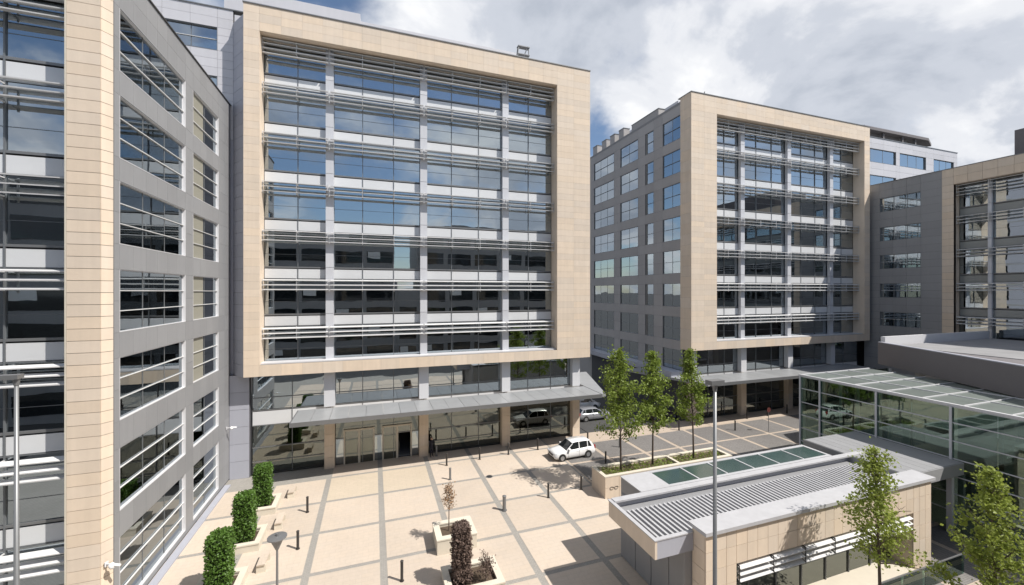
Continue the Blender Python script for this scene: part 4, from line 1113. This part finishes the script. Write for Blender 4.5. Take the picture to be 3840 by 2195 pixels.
car((27.4, 45.9, 0.0), 180, 'car_white', 'white van parked in the side street behind the silver car', L=4.9, Wd=1.85, H=1.95, van=True, name='parked_van', cat='van')
car((34.3, 39.6, 0.0), 178, 'car_dark', 'dark purple car parked in the shade behind the middle planter tree', L=4.2, H=1.45)

# ------------------------------------------------------------------ entrance doors (parts of B)
for (a, b, opened) in ((-2.36, -0.06, False), (0.82, 3.15, True)):
    T = TF(0, 37.85)
    f = MB(); f.box(a-0.12, a, -0.16, 0.0, 0.012, 3.0); f.box(b, b+0.12, -0.16, 0.0, 0.012, 3.0); f.box(a, b, -0.16, 0.0, 2.86, 3.0); f.box((a+b)/2-0.09, (a+b)/2+0.09, -0.16, 0.0, 0.012, 2.86)
    fo = f.obj('entrance_door', 'stone_pale', T, B)
    bx('door_leaf', T, a+0.02, (a+b)/2-0.1, -0.08, -0.05, 0.03, 2.84, 'glass_low', fo)
    if not opened: bx('door_leaf', T, (a+b)/2+0.1, b-0.02, -0.08, -0.05, 0.03, 2.84, 'glass_low', fo)
    for xx in ((a+b)/2-0.16, (a+b)/2+0.14): bx('door_handle', T, xx, xx+0.025, -0.20, -0.161, 0.9, 1.5, 'metal', fo)
for (a, b) in ((-3.1, -2.5), (0.07, 0.7), (3.3, 3.9)):
    bx('side_light', TF(0, 37.85), a, b, -0.01, 0.01, 0.05, 2.25, 'glass', B)

# ------------------------------------------------------------------ person by the second column
def person(loc, rz):
    T = Matrix.Translation(loc) @ Matrix.Rotation(R(rz), 4, 'Z')
    o = empty('person', loc, 'person in dark clothes standing beside the second stone column', 'person'); o.matrix_basis = T; W[o.name] = T
    J = {'pel': (0, 0, 0.93, .15), 'wst': (0, 0, 1.10, .125), 'chs': (0, 0.01, 1.33, .15), 'nck': (0, 0, 1.50, .055), 'hd0': (0, -0.015, 1.58, .075), 'hd1': (0, -0.01, 1.70, .085),
         'sl': (-.18, 0, 1.43, .065), 'el': (-.24, 0.03, 1.15, .045), 'wl': (-.22, -.06, 0.92, .032), 'hl': (-.215, -.09, 0.83, .035),
         'sr': (.18, 0, 1.43, .065), 'er': (.25, 0.02, 1.16, .045), 'wr': (.20, -.12, 0.98, .032), 'hr': (.18, -.17, 0.92, .035),
         'tl': (-.10, 0, 0.86, .10), 'kl': (-.11, -.02, 0.48, .065), 'al': (-.12, 0.02, 0.09, .042), 'fl': (-.13, -.14, 0.04, .035),
         'tr': (.10, 0, 0.86, .10), 'kr': (.11, 0.0, 0.48, .065), 'ar': (.12, 0.05, 0.09, .042), 'fr': (.13, -.10, 0.04, .035)}
    E_ = [('pel', 'wst'), ('wst', 'chs'), ('chs', 'nck'), ('nck', 'hd0'), ('hd0', 'hd1'), ('chs', 'sl'), ('sl', 'el'), ('el', 'wl'), ('wl', 'hl'),
          ('chs', 'sr'), ('sr', 'er'), ('er', 'wr'), ('wr', 'hr'), ('pel', 'tl'), ('tl', 'kl'), ('kl', 'al'), ('al', 'fl'), ('pel', 'tr'), ('tr', 'kr'), ('kr', 'ar'), ('ar', 'fr')]
    ks = list(J)
    me = bpy.data.meshes.new('person_body'); me.from_pydata([J[k][:3] for k in ks], [(ks.index(a), ks.index(b)) for a, b in E_], [])
    me.materials.append(M_['cloth_dark'])
    b = link('body', me, T, o)
    md = b.modifiers.new('skin', 'SKIN')
    for i, k in enumerate(ks):
        me.skin_vertices[0].data[i].radius = (J[k][3], J[k][3]*(0.75 if k in ('chs', 'wst', 'pel') else 1)); me.skin_vertices[0].data[i].use_root = (k == 'pel')
    b.modifiers.new('sub', 'SUBSURF').levels = 1
    q = MB(); q.tube([(0, -0.02, 1.56), (0, -0.025, 1.62), (0, -0.025, 1.70), (0, -0.01, 1.78)], [0.072, 0.09, 0.093, 0.05], 12); q.obj('face', 'skin', T, o, smooth=True)
    q = MB(); q.tube([(0, 0.04, 1.58), (0, 0.035, 1.68), (0, 0.015, 1.77), (0, 0.0, 1.815)], [0.07, 0.095, 0.095, 0.05], 12); q.obj('hair', 'hair', T, o, smooth=True)
person((4.95, 36.95, 0.012), 20)

print('objects', len(bpy.data.objects), 'tris', sum(len(o.data.polygons) for o in bpy.data.objects if o.type == 'MESH'))
